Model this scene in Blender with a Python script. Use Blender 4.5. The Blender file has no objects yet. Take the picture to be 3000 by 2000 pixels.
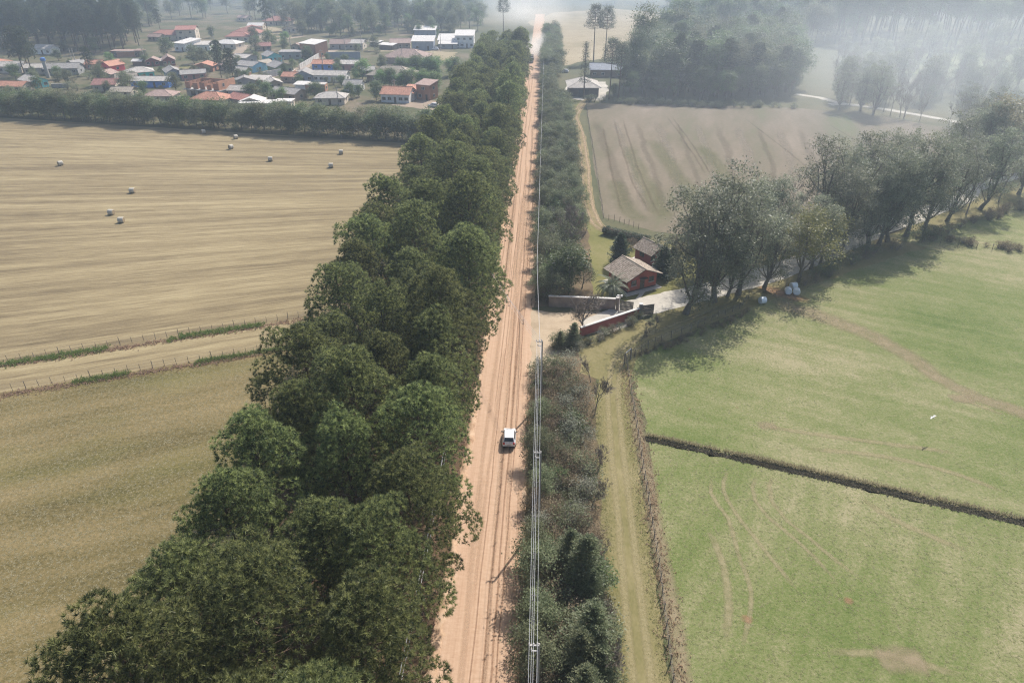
import bpy, math, random
import numpy as np
from mathutils import Vector, Matrix

sc = bpy.context.scene
COL = sc.collection
R = math.radians

# ------------------------------------------------------------------ camera, sky, sun, exposure
CAM_H = 55.0
PITCH = R(30.7)
YAW = R(2.58)
cam_data = bpy.data.cameras.new('camera')
cam_data.lens = 24.0
cam_data.sensor_width = 36.0
cam_data.sensor_fit = 'HORIZONTAL'
cam_data.clip_start = 0.5
cam_data.clip_end = 6000.0
cam = bpy.data.objects.new('camera', cam_data)
cam.location = (0, 0, CAM_H)
cam.rotation_euler = (math.pi / 2 - PITCH, 0, YAW)
COL.objects.link(cam)
sc.camera = cam

SUN_AZ, SUN_EL = R(28.0), R(47.0)
world = bpy.data.worlds.new('World')
sc.world = world
world.use_nodes = True
wn = world.node_tree
sky = wn.nodes.new('ShaderNodeTexSky')
sky.sky_type = 'NISHITA'
sky.sun_disc = False
sky.sun_elevation = SUN_EL
sky.sun_rotation = SUN_AZ
sky.air_density = 1.0
sky.dust_density = 2.5
wn.links.new(sky.outputs[0], wn.nodes['Background'].inputs[0])
wn.nodes['Background'].inputs[1].default_value = 0.115

sun_data = bpy.data.lights.new('sun', 'SUN')
sun_data.energy = 4.3
sun_data.angle = R(0.6)
sun_data.color = (1.0, 0.95, 0.885)
sun = bpy.data.objects.new('sun', sun_data)
sdir = Vector((math.sin(SUN_AZ) * math.cos(SUN_EL), math.cos(SUN_AZ) * math.cos(SUN_EL), math.sin(SUN_EL)))
sun.rotation_euler = sdir.to_track_quat('Z', 'Y').to_euler()
sun.location = (60, 100, 120)
COL.objects.link(sun)

sc.view_settings.view_transform = 'Standard'
sc.view_settings.look = 'None'
sc.view_settings.exposure = 0.62
sc.view_settings.gamma = 1.0
sc.view_settings.use_curve_mapping = False
sc.render.engine = 'CYCLES'
cy = sc.cycles
cy.max_bounces = 5
cy.diffuse_bounces = 2
cy.glossy_bounces = 2
cy.transmission_bounces = 4
cy.transparent_max_bounces = 10
cy.volume_bounces = 1
cy.use_denoising = True
cy.denoiser = 'OPENIMAGEDENOISE'
cy.denoising_prefilter = 'NONE'
cy.pixel_filter_type = 'BLACKMAN_HARRIS'
cy.filter_width = 1.2
cy.sample_clamp_indirect = 4.0
cy.volume_step_rate = 4.0
cy.volume_max_steps = 64


# ------------------------------------------------------------------ helpers
def P(px, py, z=0.0):
    """where the camera ray through a photo point (3000 x 2000) meets height z"""
    u = (px - 1500) / 2000.0
    v = (py - 1000) / 2000.0
    fy = math.cos(PITCH) - v * math.sin(PITCH)
    fz = -(math.sin(PITCH) + v * math.cos(PITCH))
    t = (z - CAM_H) / fz
    x, y = u * t, fy * t
    return (x * math.cos(YAW) - y * math.sin(YAW), x * math.sin(YAW) + y * math.cos(YAW))


def A(zx, zy, z=0):   # photo points noted from an enlarged strip of the town's left half
    return P(zx * .3189, zy * .3189, z)


def B(zx, zy, z=0):   # town's right half
    return P(700 + zx * .3189, zy * .3189, z)


def C(zx, zy, z=0):   # top of the road and the wood
    return P(1400 + zx * .3189, zy * .3189, z)


def D(zx, zy, z=0):   # gate house
    return P(1500 + zx * .3189, 600 + zy * .3189, z)


def E6(zx, zy, z=0):  # avenue
    return P(1850 + zx * .489, 380 + zy * .489, z)


ONES = ['', 'first', 'second', 'third', 'fourth', 'fifth', 'sixth', 'seventh', 'eighth', 'ninth', 'tenth', 'eleventh',
        'twelfth', 'thirteenth', 'fourteenth', 'fifteenth', 'sixteenth', 'seventeenth', 'eighteenth', 'nineteenth']
TENS = ['', '', 'twenty', 'thirty', 'forty', 'fifty', 'sixty', 'seventy', 'eighty', 'ninety']


def nth(n):
    if n < 20:
        return ONES[n]
    if n >= 100:
        return ('one hundred and ' + nth(n - 100)) if n > 100 else 'hundredth'
    t, o = divmod(n, 10)
    return TENS[t][:-1] + 'ieth' if o == 0 else TENS[t] + '-' + ONES[o]


def tag(o, label=None, cat=None, group=None, kind=None):
    if label: o['label'] = label
    if cat: o['category'] = cat
    if group: o['group'] = group
    if kind: o['kind'] = kind
    return o


def empty(name, loc=(0, 0, 0), rz=0.0, scale=None):
    o = bpy.data.objects.new(name, None)
    o.empty_display_size = 0.3
    o.location = loc
    o.rotation_euler = (0, 0, rz)
    if scale is not None:
        o.scale = scale if hasattr(scale, '__len__') else (scale,) * 3
    COL.objects.link(o)
    return o


def link(name, me, parent=None, loc=None, rot=None, scale=None):
    o = bpy.data.objects.new(name, me)
    COL.objects.link(o)
    if parent: o.parent = parent
    if loc is not None: o.location = loc
    if rot is not None: o.rotation_euler = rot
    if scale is not None: o.scale = scale
    return o


def np_mesh(name, V, F, mat=None, tone=None, smooth=False):
    V = np.asarray(V, dtype=np.float32).reshape(-1, 3)
    F = np.asarray(F, dtype=np.int32)
    me = bpy.data.meshes.new(name)
    n, m, k = len(V), len(F), F.shape[1]
    me.vertices.add(n)
    me.vertices.foreach_set('co', V.ravel())
    me.loops.add(m * k)
    me.loops.foreach_set('vertex_index', F.ravel())
    me.polygons.add(m)
    me.polygons.foreach_set('loop_start', np.arange(0, m * k, k, dtype=np.int32))
    me.update(calc_edges=True)
    if smooth:
        me.polygons.foreach_set('use_smooth', np.ones(m, dtype=bool))
    if tone is not None:
        at = me.attributes.new('tone', 'FLOAT', 'POINT')
        at.data.foreach_set('value', np.asarray(tone, dtype=np.float32))
    if mat: me.materials.append(mat)
    return me


class MB:
    """collects simple solids for ONE mesh"""

    def __init__(s):
        s.v, s.f = [], []

    def add(s, vs, fs):
        b = len(s.v)
        s.v += [tuple(v) for v in vs]
        s.f += [tuple(i + b for i in f) for f in fs]
        return s

    def box(s, c, d, rz=0.0, taper=1.0):
        x, y, z = d[0] / 2, d[1] / 2, d[2] / 2
        co, si = math.cos(rz), math.sin(rz)
        vs = []
        for sz, k in ((-1, 1.0), (1, taper)):
            for sx, sy in ((-1, -1), (1, -1), (1, 1), (-1, 1)):
                a, b = sx * x * k, sy * y * k
                vs.append((c[0] + a * co - b * si, c[1] + a * si + b * co, c[2] + sz * z))
        return s.add(vs, [(3, 2, 1, 0), (4, 5, 6, 7), (0, 1, 5, 4), (1, 2, 6, 5), (2, 3, 7, 6), (3, 0, 4, 7)])

    def slab(s, quad, th, n=None):
        """thin solid under a quad (given top corners), extruded downwards"""
        q = [Vector(p) for p in quad]
        nn = Vector(n) if n else Vector((0, 0, -1))
        vs = [tuple(p) for p in q] + [tuple(p + nn * th) for p in q]
        k = len(q)
        fs = [tuple(range(k)), tuple(reversed(range(k, 2 * k)))]
        fs += [(i, i + k, (i + 1) % k + k, (i + 1) % k) for i in range(k)]
        return s.add(vs, fs)

    def tube(s, pts, r, n=6, cap=True):
        pts = [Vector(p) for p in pts]
        rs = r if hasattr(r, '__len__') else [r] * len(pts)
        vs, fs = [], []
        for i, p in enumerate(pts):
            t = (pts[min(i + 1, len(pts) - 1)] - pts[max(i - 1, 0)]).normalized()
            a = t.orthogonal().normalized() if abs(t.z) > .9 else Vector((0, 0, 1)).cross(t).normalized()
            b = t.cross(a)
            for j in range(n):
                an = 2 * math.pi * j / n
                vs.append(p + (a * math.cos(an) + b * math.sin(an)) * rs[i])
        for i in range(len(pts) - 1):
            for j in range(n):
                k = (j + 1) % n
                fs.append((i * n + j, i * n + k, (i + 1) * n + k, (i + 1) * n + j))
        if cap:
            fs.append(tuple(reversed(range(n))))
            fs.append(tuple(range((len(pts) - 1) * n, len(pts) * n)))
        return s.add(vs, fs)

    def mesh(s, name, mat, smooth=False):
        me = bpy.data.meshes.new(name)
        me.from_pydata(s.v, [], s.f)
        me.materials.append(mat)
        if smooth:
            me.polygons.foreach_set('use_smooth', np.ones(len(me.polygons), dtype=bool))
        me.update()
        return me

    def build(s, name, mat, parent=None, smooth=False, loc=None, rot=None):
        return link(name, s.mesh(name, mat, smooth), parent, loc, rot)


# ------------------------------------------------------------------ materials
def nmat(name):
    m = bpy.data.materials.new(name)
    m.use_nodes = True
    nt = m.node_tree
    for n in list(nt.nodes): nt.nodes.remove(n)
    out = nt.nodes.new('ShaderNodeOutputMaterial')
    return m, nt, out


def N(nt, t, **kw):
    n = nt.nodes.new('ShaderNode' + t)
    for k, v in kw.items():
        if k.startswith('i_'):
            n.inputs[k[2:].replace('_', ' ')].default_value = v
        else:
            setattr(n, k, v)
    return n


def ramp(nt, src, stops):
    r = nt.nodes.new('ShaderNodeValToRGB')
    el = r.color_ramp.elements
    while len(el) < len(stops): el.new(0.5)
    for e, (p, c) in zip(el, stops):
        e.position = p
        e.color = (c[0], c[1], c[2], 1) if hasattr(c, '__len__') else (c, c, c, 1)
    nt.links.new(src, r.inputs[0])
    return r.outputs[0]


def mixc(nt, a, b, fac, mode='MIX'):
    m = nt.nodes.new('ShaderNodeMix')
    m.data_type = 'RGBA'
    m.blend_type = mode
    for s, v in ((m.inputs[6], a), (m.inputs[7], b), (m.inputs[0], fac)):
        if isinstance(v, bpy.types.NodeSocket): nt.links.new(v, s)
        elif hasattr(v, '__len__'): s.default_value = (v[0], v[1], v[2], 1)
        else: s.default_value = v
    return m.outputs[2]


def mathn(nt, op, a, b=None):
    m = nt.nodes.new('ShaderNodeMath')
    m.operation = op
    for s, v in ((m.inputs[0], a), (m.inputs[1], b)):
        if v is None: continue
        if isinstance(v, bpy.types.NodeSocket): nt.links.new(v, s)
        else: s.default_value = v
    return m.outputs[0]


def noise(nt, scale, detail=4, rough=.55, vec=None, dist=0.0, mapping=None):
    """noise of the world position; mapping = (rotation about z, (sx, sy, sz))"""
    t = nt.nodes.new('ShaderNodeTexNoise')
    t.inputs['Scale'].default_value = scale
    t.inputs['Detail'].default_value = detail
    t.inputs['Roughness'].default_value = rough
    t.inputs['Distortion'].default_value = dist
    if vec is None:
        g = nt.nodes.new('ShaderNodeNewGeometry')
        vec = g.outputs['Position']
    if mapping:
        mp = nt.nodes.new('ShaderNodeMapping')
        mp.vector_type = 'TEXTURE'
        mp.inputs['Rotation'].default_value = (0, 0, mapping[0])
        mp.inputs['Scale'].default_value = mapping[1]
        nt.links.new(vec, mp.inputs[0])
        vec = mp.outputs[0]
    nt.links.new(vec, t.inputs['Vector'])
    return t.outputs['Fac']


def bumpn(nt, height, strength, dist):
    b = nt.nodes.new('ShaderNodeBump')
    b.inputs['Strength'].default_value = strength
    b.inputs['Distance'].default_value = dist
    nt.links.new(height, b.inputs['Height'])
    return b.outputs[0]


def finish(nt, out, col, rough=.9, normal=None, spec=.2, metal=0.0):
    b = nt.nodes.new('ShaderNodeBsdfPrincipled')
    if isinstance(col, bpy.types.NodeSocket): nt.links.new(col, b.inputs['Base Color'])
    else: b.inputs['Base Color'].default_value = (col[0], col[1], col[2], 1)
    b.inputs['Roughness'].default_value = rough
    b.inputs['Specular IOR Level'].default_value = spec
    b.inputs['Metallic'].default_value = metal
    if normal is not None: nt.links.new(normal, b.inputs['Normal'])
    nt.links.new(b.outputs[0], out.inputs[0])
    return b


def plain(name, col, rough=.7, spec=.3, var=.25, scale=1.5, metal=0.0):
    """a paint or material with worn, blotchy variation"""
    m, nt, out = nmat(name)
    tc = N(nt, 'TexCoord')
    n1 = noise(nt, scale, 5, .6, tc.outputs['Object'])
    lo = [c * (1 - var) for c in col]
    hi = [min(1, c * (1 + var)) for c in col]
    c = ramp(nt, n1, [(.3, lo), (.7, hi)])
    finish(nt, out, c, rough, None, spec, metal)
    return m


def foliage(name, c0, c1, transl=.3, var=.25, tcol=None, K=1.6, spec=.35):
    c0, c1 = [v * K for v in c0], [v * K for v in c1]
    transl = min(.5, transl + .12)
    """leaf colours: tone runs per leaf clump, and each plant has its own shade"""
    m, nt, out = nmat(name)
    at = N(nt, 'Attribute', attribute_name='tone')
    oi = N(nt, 'ObjectInfo')
    c = mixc(nt, c0, c1, at.outputs['Fac'])
    mul = mathn(nt, 'MULTIPLY_ADD', oi.outputs['Random'], 2 * var)
    mul.node.inputs[2].default_value = 1 - var
    hs = N(nt, 'HueSaturation')
    hue = mathn(nt, 'MULTIPLY_ADD', oi.outputs['Random'], .035)
    hue.node.inputs[2].default_value = .4825
    nt.links.new(hue, hs.inputs['Hue'])
    nt.links.new(mul, hs.inputs['Value'])
    nt.links.new(c, hs.inputs['Color'])
    d = N(nt, 'BsdfPrincipled')
    d.inputs['Roughness'].default_value = .48
    d.inputs['Specular IOR Level'].default_value = spec
    t = N(nt, 'BsdfTranslucent')
    nt.links.new(hs.outputs[0], d.inputs['Base Color'])
    if tcol:
        tm = mixc(nt, hs.outputs[0], tcol, 1.0, 'MULTIPLY')
        nt.links.new(tm, t.inputs[0])
    else:
        nt.links.new(hs.outputs[0], t.inputs[0])
    mx = N(nt, 'MixShader')
    mx.inputs[0].default_value = transl
    nt.links.new(d.outputs[0], mx.inputs[1])
    nt.links.new(t.outputs[0], mx.inputs[2])
    nt.links.new(mx.outputs[0], out.inputs[0])
    return m


M = {}
M['pine'] = foliage('pine_needles', (.022, .036, .017), (.215, .232, .088), .4, .27)
M['pine_far'] = foliage('pine_needles_far', (.022, .032, .018), (.065, .078, .036), .3, .2)
M['olive'] = foliage('grey_green_leaves', (.075, .086, .054), (.195, .205, .135), .38, .2)
M['leaf'] = foliage('green_leaves', (.045, .070, .025), (.10, .135, .05), .35, .25)
M['bright'] = foliage('bright_leaves', (.07, .12, .035), (.13, .20, .06), .4, .15)
M['dull'] = foliage('dull_leaves', (.064, .076, .040), (.148, .158, .088), .35, .28, None, 1.6, .15)
M['dry'] = foliage('dry_twigs', (.125, .098, .064), (.205, .162, .108), .25, .25, None, 1.45, .05)
M['pale'] = foliage('pale_blossom_leaves', (.14, .145, .105), (.25, .255, .195), .3, .15, None, 1.4, .1)
M['conifer'] = foliage('cedar_sprays', (.07, .09, .05), (.20, .215, .125), .4, .12)
M['cypress'] = foliage('cypress_sprays', (.018, .032, .016), (.045, .065, .030), .25, .12)
M['palm'] = foliage('palm_fronds', (.06, .085, .045), (.14, .165, .10), .3, .1)
M['araucaria'] = foliage('araucaria_tufts', (.025, .040, .020), (.06, .075, .038), .25, .15)
M['gum'] = foliage('gum_leaves', (.055, .080, .040), (.12, .14, .075), .35, .2)
M['rust'] = foliage('rusty_leaves', (.12, .105, .065), (.20, .175, .11), .35, .1)
M['yellowgreen'] = foliage('yellow_green_leaves', (.10, .11, .035), (.17, .165, .055), .35, .12)
M['grass'] = foliage('pasture_blades', (.135, .165, .055), (.27, .26, .125), .35, .1, None, 1.15, .1)
M['drygrass'] = foliage('dry_grass_blades', (.20, .175, .105), (.33, .285, .19), .35, .1, None, 1.35, .1)
M['weed'] = foliage('weed_leaves', (.07, .11, .03), (.15, .19, .06), .3, .1)
M['sedge'] = foliage('dark_sedge', (.06, .052, .04), (.15, .13, .095), .3, .1, None, 1.5, .1)  # dark brown holds both wet sedge and the shade of the ditch
M['verge'] = foliage('verge_weeds', (.22, .165, .11), (.36, .27, .19), .4, .1, None, 1.5, .1)
M['bark'] = plain('pine_bark', (.10, .07, .05), .95, .1, .35, 3)
M['greybark'] = plain('grey_bark', (.15, .13, .105), .95, .1, .3, 3)
M['twig'] = plain('bare_twigs', (.22, .185, .155), .95, .1, .25, 2)


def ground_mix(name, cols, s_big=.02, s_small=1.2, bump=.25, bdist=.08, mapping=None, map2=None, k_small=.5, rough=.95):
    """soil or grass: three colours from broad patches, streaks and fine clumps, with bump relief"""
    m, nt, out = nmat(name)
    big = noise(nt, s_big, 4, .6, mapping=mapping)
    med = noise(nt, s_small * .18, 4, .65, mapping=map2 or mapping)
    fine = noise(nt, s_small, 6, .72, mapping=map2)
    a = mathn(nt, 'MULTIPLY', big, 1 - k_small)
    b = mathn(nt, 'MULTIPLY', fine, k_small * .6)
    c = mathn(nt, 'MULTIPLY', med, k_small * .4)
    t = mathn(nt, 'ADD', mathn(nt, 'ADD', a, b), c)
    lo, hi = .36, .64
    n = len(cols)
    cols = [[v * .84 for v in c_] for c_ in cols]
    col = ramp(nt, t, [(lo + (hi - lo) * i / (n - 1), cc) for i, cc in enumerate(cols)])
    finish(nt, out, col, rough, bumpn(nt, fine, bump, bdist), .1)
    return m


FA = math.atan2(98.5 - 84.5, -40.7 + 76.0)     # direction of the fences left of the road
M['ground'] = ground_mix('meadow', [(.07, .085, .04), (.115, .115, .06), (.18, .15, .085)], .012, .9)


def stubble():
    """windrows fan slightly: they run along the fence at the near side and swing square to the road further off"""
    m, nt, out = nmat('stubble')
    g = N(nt, 'NewGeometry')
    sp = N(nt, 'SeparateXYZ')
    nt.links.new(g.outputs['Position'], sp.inputs[0])
    dx = mathn(nt, 'SUBTRACT', 198.6, sp.outputs[0])
    dy = mathn(nt, 'SUBTRACT', 191.8, sp.outputs[1])
    an = mathn(nt, 'MULTIPLY', mathn(nt, 'ARCTAN2', dy, dx), 262.0)
    rr = mathn(nt, 'SQRT', mathn(nt, 'ADD', mathn(nt, 'MULTIPLY', dx, dx), mathn(nt, 'MULTIPLY', dy, dy)))
    cb = N(nt, 'CombineXYZ')
    nt.links.new(rr, cb.inputs[0])
    nt.links.new(an, cb.inputs[1])
    v = cb.outputs[0]
    row = noise(nt, 1.0, 3, .6, v, .3, (0, (60, 2.4, 1)))
    row2 = noise(nt, 1.0, 5, .75, v, .1, (0, (7, .42, 1)))
    row3 = noise(nt, 1.0, 2, .5, v, .2, (0, (120, 7, 1)))
    big = noise(nt, .016, 4, .6)
    fine = noise(nt, 3.4, 5, .8)
    t = mathn(nt, 'ADD', mathn(nt, 'MULTIPLY', row, .30), mathn(nt, 'MULTIPLY', row2, .34))
    t = mathn(nt, 'ADD', t, mathn(nt, 'MULTIPLY', row3, .10))
    t = mathn(nt, 'ADD', t, mathn(nt, 'MULTIPLY', big, .10))
    t = mathn(nt, 'ADD', t, mathn(nt, 'MULTIPLY', fine, .16))
    col = ramp(nt, t, [(.37, (.085, .066, .040)), (.45, (.165, .128, .074)), (.52, (.245, .195, .11)), (.61, (.35, .29, .17))])
    finish(nt, out, col, .95, bumpn(nt, row2, .5, .12), .1)
    return m


M['stubble'] = stubble()


def mown():
    m, nt, out = nmat('mown_grass')
    row = noise(nt, 1.0, 3, .6, mapping=(FA, (40, 4, 1)))
    big = noise(nt, .03, 4, .6)
    fine = noise(nt, 2.2, 5, .75)
    spot = noise(nt, 5.0, 3, .7)
    t = mathn(nt, 'ADD', mathn(nt, 'MULTIPLY', row, .3), mathn(nt, 'MULTIPLY', big, .25))
    t = mathn(nt, 'ADD', t, mathn(nt, 'MULTIPLY', fine, .45))
    col = ramp(nt, t, [(.38, (.066, .056, .024)), (.46, (.13, .105, .045)), (.54, (.19, .148, .072)), (.64, (.27, .21, .112))])
    gr = ramp(nt, noise(nt, .05, 3, .6, mapping=(FA, (3, 1, 1))), [(.50, 0), (.70, .4)])
    col = mixc(nt, col, (.13, .145, .04), gr)
    finish(nt, out, col, .95, bumpn(nt, mathn(nt, 'ADD', fine, spot), .5, .1), .1)
    return m


M['mown'] = mown()


def pasture(name, seed):
    m, nt, out = nmat(name)
    g = N(nt, 'NewGeometry')
    big = noise(nt, .035 + seed * .004, 4, .6)
    row = noise(nt, 1.0, 3, .6, mapping=(R(-25) if seed == 0 else R(60), (26, 3, 1)), dist=.4)
    med = noise(nt, .6, 4, .7)
    fine = noise(nt, 3.2, 5, .85)
    t = mathn(nt, 'ADD', mathn(nt, 'MULTIPLY', big, .30), mathn(nt, 'MULTIPLY', row, .16))
    t = mathn(nt, 'ADD', t, mathn(nt, 'MULTIPLY', fine, .40))
    t = mathn(nt, 'ADD', t, mathn(nt, 'MULTIPLY', med, .14))
    col = ramp(nt, t, [(.37, (.070, .106, .026)), (.45, (.122, .150, .047)), (.52, (.185, .188, .085)), (.59, (.285, .25, .15))])
    finish(nt, out, col, .95, bumpn(nt, fine, .6, .12), .1)
    return m


M['pasture'] = pasture('pasture_grass', 0)
M['pasture2'] = pasture('pasture_grass_near', 1)
M['barepatch'] = ground_mix('bare_earth', [(.16, .17, .06), (.27, .20, .12), (.38, .26, .17)], .12, 1.5)
M['plough'] = ground_mix('ploughed_soil', [(.13, .145, .065), (.17, .145, .095), (.215, .175, .125), (.27, .22, .165)], .03, .9,
                         mapping=(R(-14), (.5, 2.2, 1)), k_small=.4)
M['lane'] = ground_mix('lane_grass', [(.15, .14, .05), (.225, .195, .09), (.30, .25, .135)], .09, 3.0, map2=(0, (1, 1.8, 1)), k_small=.62)
M['rut'] = ground_mix('worn_grass', [(.20, .17, .075), (.30, .25, .125), (.38, .31, .175)], .2, 2.4)
M['lawn'] = ground_mix('lawn', [(.125, .135, .042), (.19, .18, .065), (.26, .225, .105)], .09, 1.6)
M['gravel'] = ground_mix('pale_gravel', [(.38, .35, .30), (.52, .48, .41), (.64, .59, .50)], .2, 3, k_small=.6)
M['entry'] = ground_mix('entry_gravel', [(.34, .26, .17), (.46, .36, .25), (.54, .43, .30)], .2, 2.6, k_small=.5)
M['track'] = ground_mix('sandy_track', [(.27, .19, .10), (.40, .29, .165), (.48, .36, .22)], .15, 2)
M['trackmid'] = ground_mix('track_middle', [(.16, .15, .06), (.24, .19, .10), (.33, .25, .14)], .3, 2)
M['street'] = ground_mix('town_dirt', [(.27, .21, .155), (.36, .28, .21), (.43, .34, .27)], .05, 1)
M['yard'] = ground_mix('town_yards', [(.065, .08, .035), (.10, .105, .05), (.16, .135, .085), (.26, .20, .145)], .05, .5)
M['paddock'] = ground_mix('dry_paddock', [(.22, .19, .10), (.33, .27, .17), (.42, .35, .24)], .02, .4)
M['meadow2'] = ground_mix('far_meadow', [(.11, .15, .045), (.17, .19, .07), (.24, .23, .11)], .02, .5)
M['litter'] = ground_mix('needle_litter', [(.07, .05, .03), (.13, .085, .05), (.20, .135, .08)], .1, 1.5)
M['soil'] = ground_mix('strip_soil', [(.10, .075, .045), (.17, .125, .075), (.25, .185, .115)], .15, 1.8)


def dirt():
    m, nt, out = nmat('red_dirt')
    st = noise(nt, 1.0, 5, .65, mapping=(0, (.42, 38, 1)), dist=.1)
    st2 = noise(nt, 1.0, 4, .7, mapping=(0, (.14, 14, 1)))
    rip = noise(nt, 1.0, 4, .75, mapping=(0, (.9, .30, 1)))
    fine = noise(nt, 5, 4, .7)
    t = mathn(nt, 'ADD', mathn(nt, 'MULTIPLY', st, .30), mathn(nt, 'MULTIPLY', st2, .21))
    t = mathn(nt, 'ADD', t, mathn(nt, 'MULTIPLY', rip, .34))
    t = mathn(nt, 'ADD', t, mathn(nt, 'MULTIPLY', fine, .15))
    col = ramp(nt, t, [(.34, (.325, .205, .132)), (.45, (.405, .268, .178)), (.55, (.465, .322, .222)), (.66, (.53, .385, .278))])
    finish(nt, out, col, .95, bumpn(nt, t, .35, .08), .1)
    return m


M['dirt'] = dirt()
M['berm'] = ground_mix('crumbly_earth', [(.34, .20, .12), (.50, .34, .22), (.60, .44, .31)], .5, 3, .5, .1)


# ------------------------------------------------------------------ sheets and strips
def smooth_line(pts, step=2.0):
    pts = [Vector((p[0], p[1])) for p in pts]
    if len(pts) < 3:
        n = max(1, int((pts[1] - pts[0]).length / step))
        return [pts[0].lerp(pts[1], i / n) for i in range(n + 1)]
    out = []
    q = [pts[0] * 2 - pts[1]] + pts + [pts[-1] * 2 - pts[-2]]
    for i in range(1, len(q) - 2):
        p0, p1, p2, p3 = q[i - 1:i + 3]
        n = max(1, int((p2 - p1).length / step))
        for k in range(n):
            t = k / n
            out.append(.5 * ((2 * p1) + (p2 - p0) * t + (2 * p0 - 5 * p1 + 4 * p2 - p3) * t * t + (3 * p1 - p0 - 3 * p2 + p3) * t ** 3))
    out.append(pts[-1])
    return out


def strip(name, pts, w, z, mat, jit=.15, step=1.5, parent=None, seed=1):
    rnd = random.Random(seed)
    ln = smooth_line(pts, step)
    vs, fs = [], []
    n = len(ln)
    ja = jb = 0.0
    for i, p in enumerate(ln):
        t = (ln[min(i + 1, n - 1)] - ln[max(i - 1, 0)]).normalized()
        nr = Vector((t.y, -t.x))
        f = i / max(1, n - 1)
        ww = w if not hasattr(w, '__len__') else np.interp(f * (len(w) - 1), range(len(w)), w)
        ja = ja * .6 + rnd.uniform(-jit, jit)
        jb = jb * .6 + rnd.uniform(-jit, jit)
        a = p - nr * (ww / 2 + ja)
        b = p + nr * (ww / 2 + jb)
        vs += [(a.x, a.y, z), (b.x, b.y, z)]
        if i: fs.append((2 * i - 2, 2 * i - 1, 2 * i + 1, 2 * i))
    mb = MB().add(vs, fs)
    o = mb.build(name, mat, parent)
    if parent is None: o['kind'] = 'structure'
    return o


def sheet(name, pts, z, mat, jit=0.0, step=3.0, seed=1):
    rnd = random.Random(seed)
    vs = []
    n = len(pts)
    for i in range(n):
        a, b = Vector(pts[i][:2]), Vector(pts[(i + 1) % n][:2])
        k = max(1, min(200, int((b - a).length / step))) if jit else 1
        for j in range(k):
            q = a.lerp(b, j / k)
            if jit and j: q += Vector((rnd.uniform(-jit, jit), rnd.uniform(-jit, jit)))
            vs.append((q.x, q.y, z))
    o = MB().add(vs, [tuple(range(len(vs)))]).build(name, mat)
    o['kind'] = 'structure'
    return o


# ------------------------------------------------------------------ plant generators (numpy)
def unit(a):
    return a / np.maximum(np.linalg.norm(a, axis=-1, keepdims=True), 1e-9)


class Geo:
    def __init__(s):
        s.V, s.F, s.T, s.n = [], [], [], 0

    def add(s, V, F, T=None):
        s.V.append(V)
        s.F.append(F + s.n)
        s.T.append(np.full(len(V), .5) if T is None else T)
        s.n += len(V)

    def tube(s, pts, rad, sides=5):
        pts = np.asarray(pts, float)
        n = len(pts)
        t = unit(np.gradient(pts, axis=0))
        ref = np.array([0, 0, 1.0]) if abs(t[0, 2]) < .9 else np.array([1.0, 0, 0])
        a = unit(np.cross(t, ref))
        b = np.cross(t, a)
        an = np.arange(sides) * 2 * np.pi / sides
        ring = a[:, None, :] * np.cos(an)[None, :, None] + b[:, None, :] * np.sin(an)[None, :, None]
        V = (pts[:, None, :] + ring * np.asarray(rad, float)[:, None, None]).reshape(-1, 3)
        F = []
        for i in range(n - 1):
            for j in range(sides):
                k = (j + 1) % sides
                p, q, r, u = i * sides + j, i * sides + k, (i + 1) * sides + k, (i + 1) * sides + j
                F += [(p, q, r), (p, r, u)]
        s.add(V, np.array(F, int))

    def bursts(s, Cn, Ax, k, L, w, rng, spread=.75):
        """needle tufts: k thin triangles bursting from each centre about its axis"""
        n = len(Cn)
        d = unit(Ax[:, None, :] * .75 + rng.normal(0, spread, (n, k, 3)))
        side = unit(np.cross(d, rng.normal(0, 1, (n, k, 3))))
        ln = L * rng.uniform(.7, 1.25, (n, k, 1))
        c = Cn[:, None, :] + d * ln * .08
        v0 = c + side * w
        v1 = c - side * w
        v2 = Cn[:, None, :] + d * ln
        V = np.stack([v0, v1, v2], 2).reshape(-1, 3)
        F = np.arange(len(V)).reshape(-1, 3)
        T = np.clip(np.repeat(rng.normal(.5, .28, n), k) + rng.normal(0, .18, n * k), 0, 1).repeat(3)
        s.add(V, F, T)

    def leaves(s, Cn, k, rad, size, rng, flat=.8, droop=0.0, aspect=.55, tonev=.3):
        """clumps of diamond leaves"""
        n = len(Cn)
        rad = np.asarray(rad, float).reshape(-1, 1, 1) if hasattr(rad, '__len__') else rad
        off = rng.normal(0, 1, (n, k, 3)) * rad * np.array([1, 1, flat])
        c = Cn[:, None, :] + off
        d = unit(rng.normal(0, 1, (n, k, 3)) * np.array([1, 1, .6]) + np.array([0, 0, -droop * .6]))
        sd = unit(np.cross(d, rng.normal(0, .55, (n, k, 3)) + np.array([0, 0, 1.0])))
        ln = size * rng.uniform(.6, 1.35, (n, k, 1))
        V = np.stack([c - d * ln * .5, c + sd * ln * aspect * .5, c + d * ln * .5, c - sd * ln * aspect * .5], 2).reshape(-1, 3)
        q = np.arange(0, len(V), 4)
        F = np.concatenate([np.stack([q, q + 1, q + 2], 1), np.stack([q, q + 2, q + 3], 1)])
        T = np.repeat(np.clip(np.repeat(rng.normal(.5, tonev, n), k) + rng.normal(0, .12, n * k), 0, 1), 4)
        s.add(V, F, T)

    def mesh(s, name, mat, tone=True, smooth=False):
        V = np.concatenate(s.V)
        F = np.concatenate(s.F)
        T = np.concatenate(s.T)
        return np_mesh(name, V, F, mat, T if tone else None, smooth)


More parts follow.
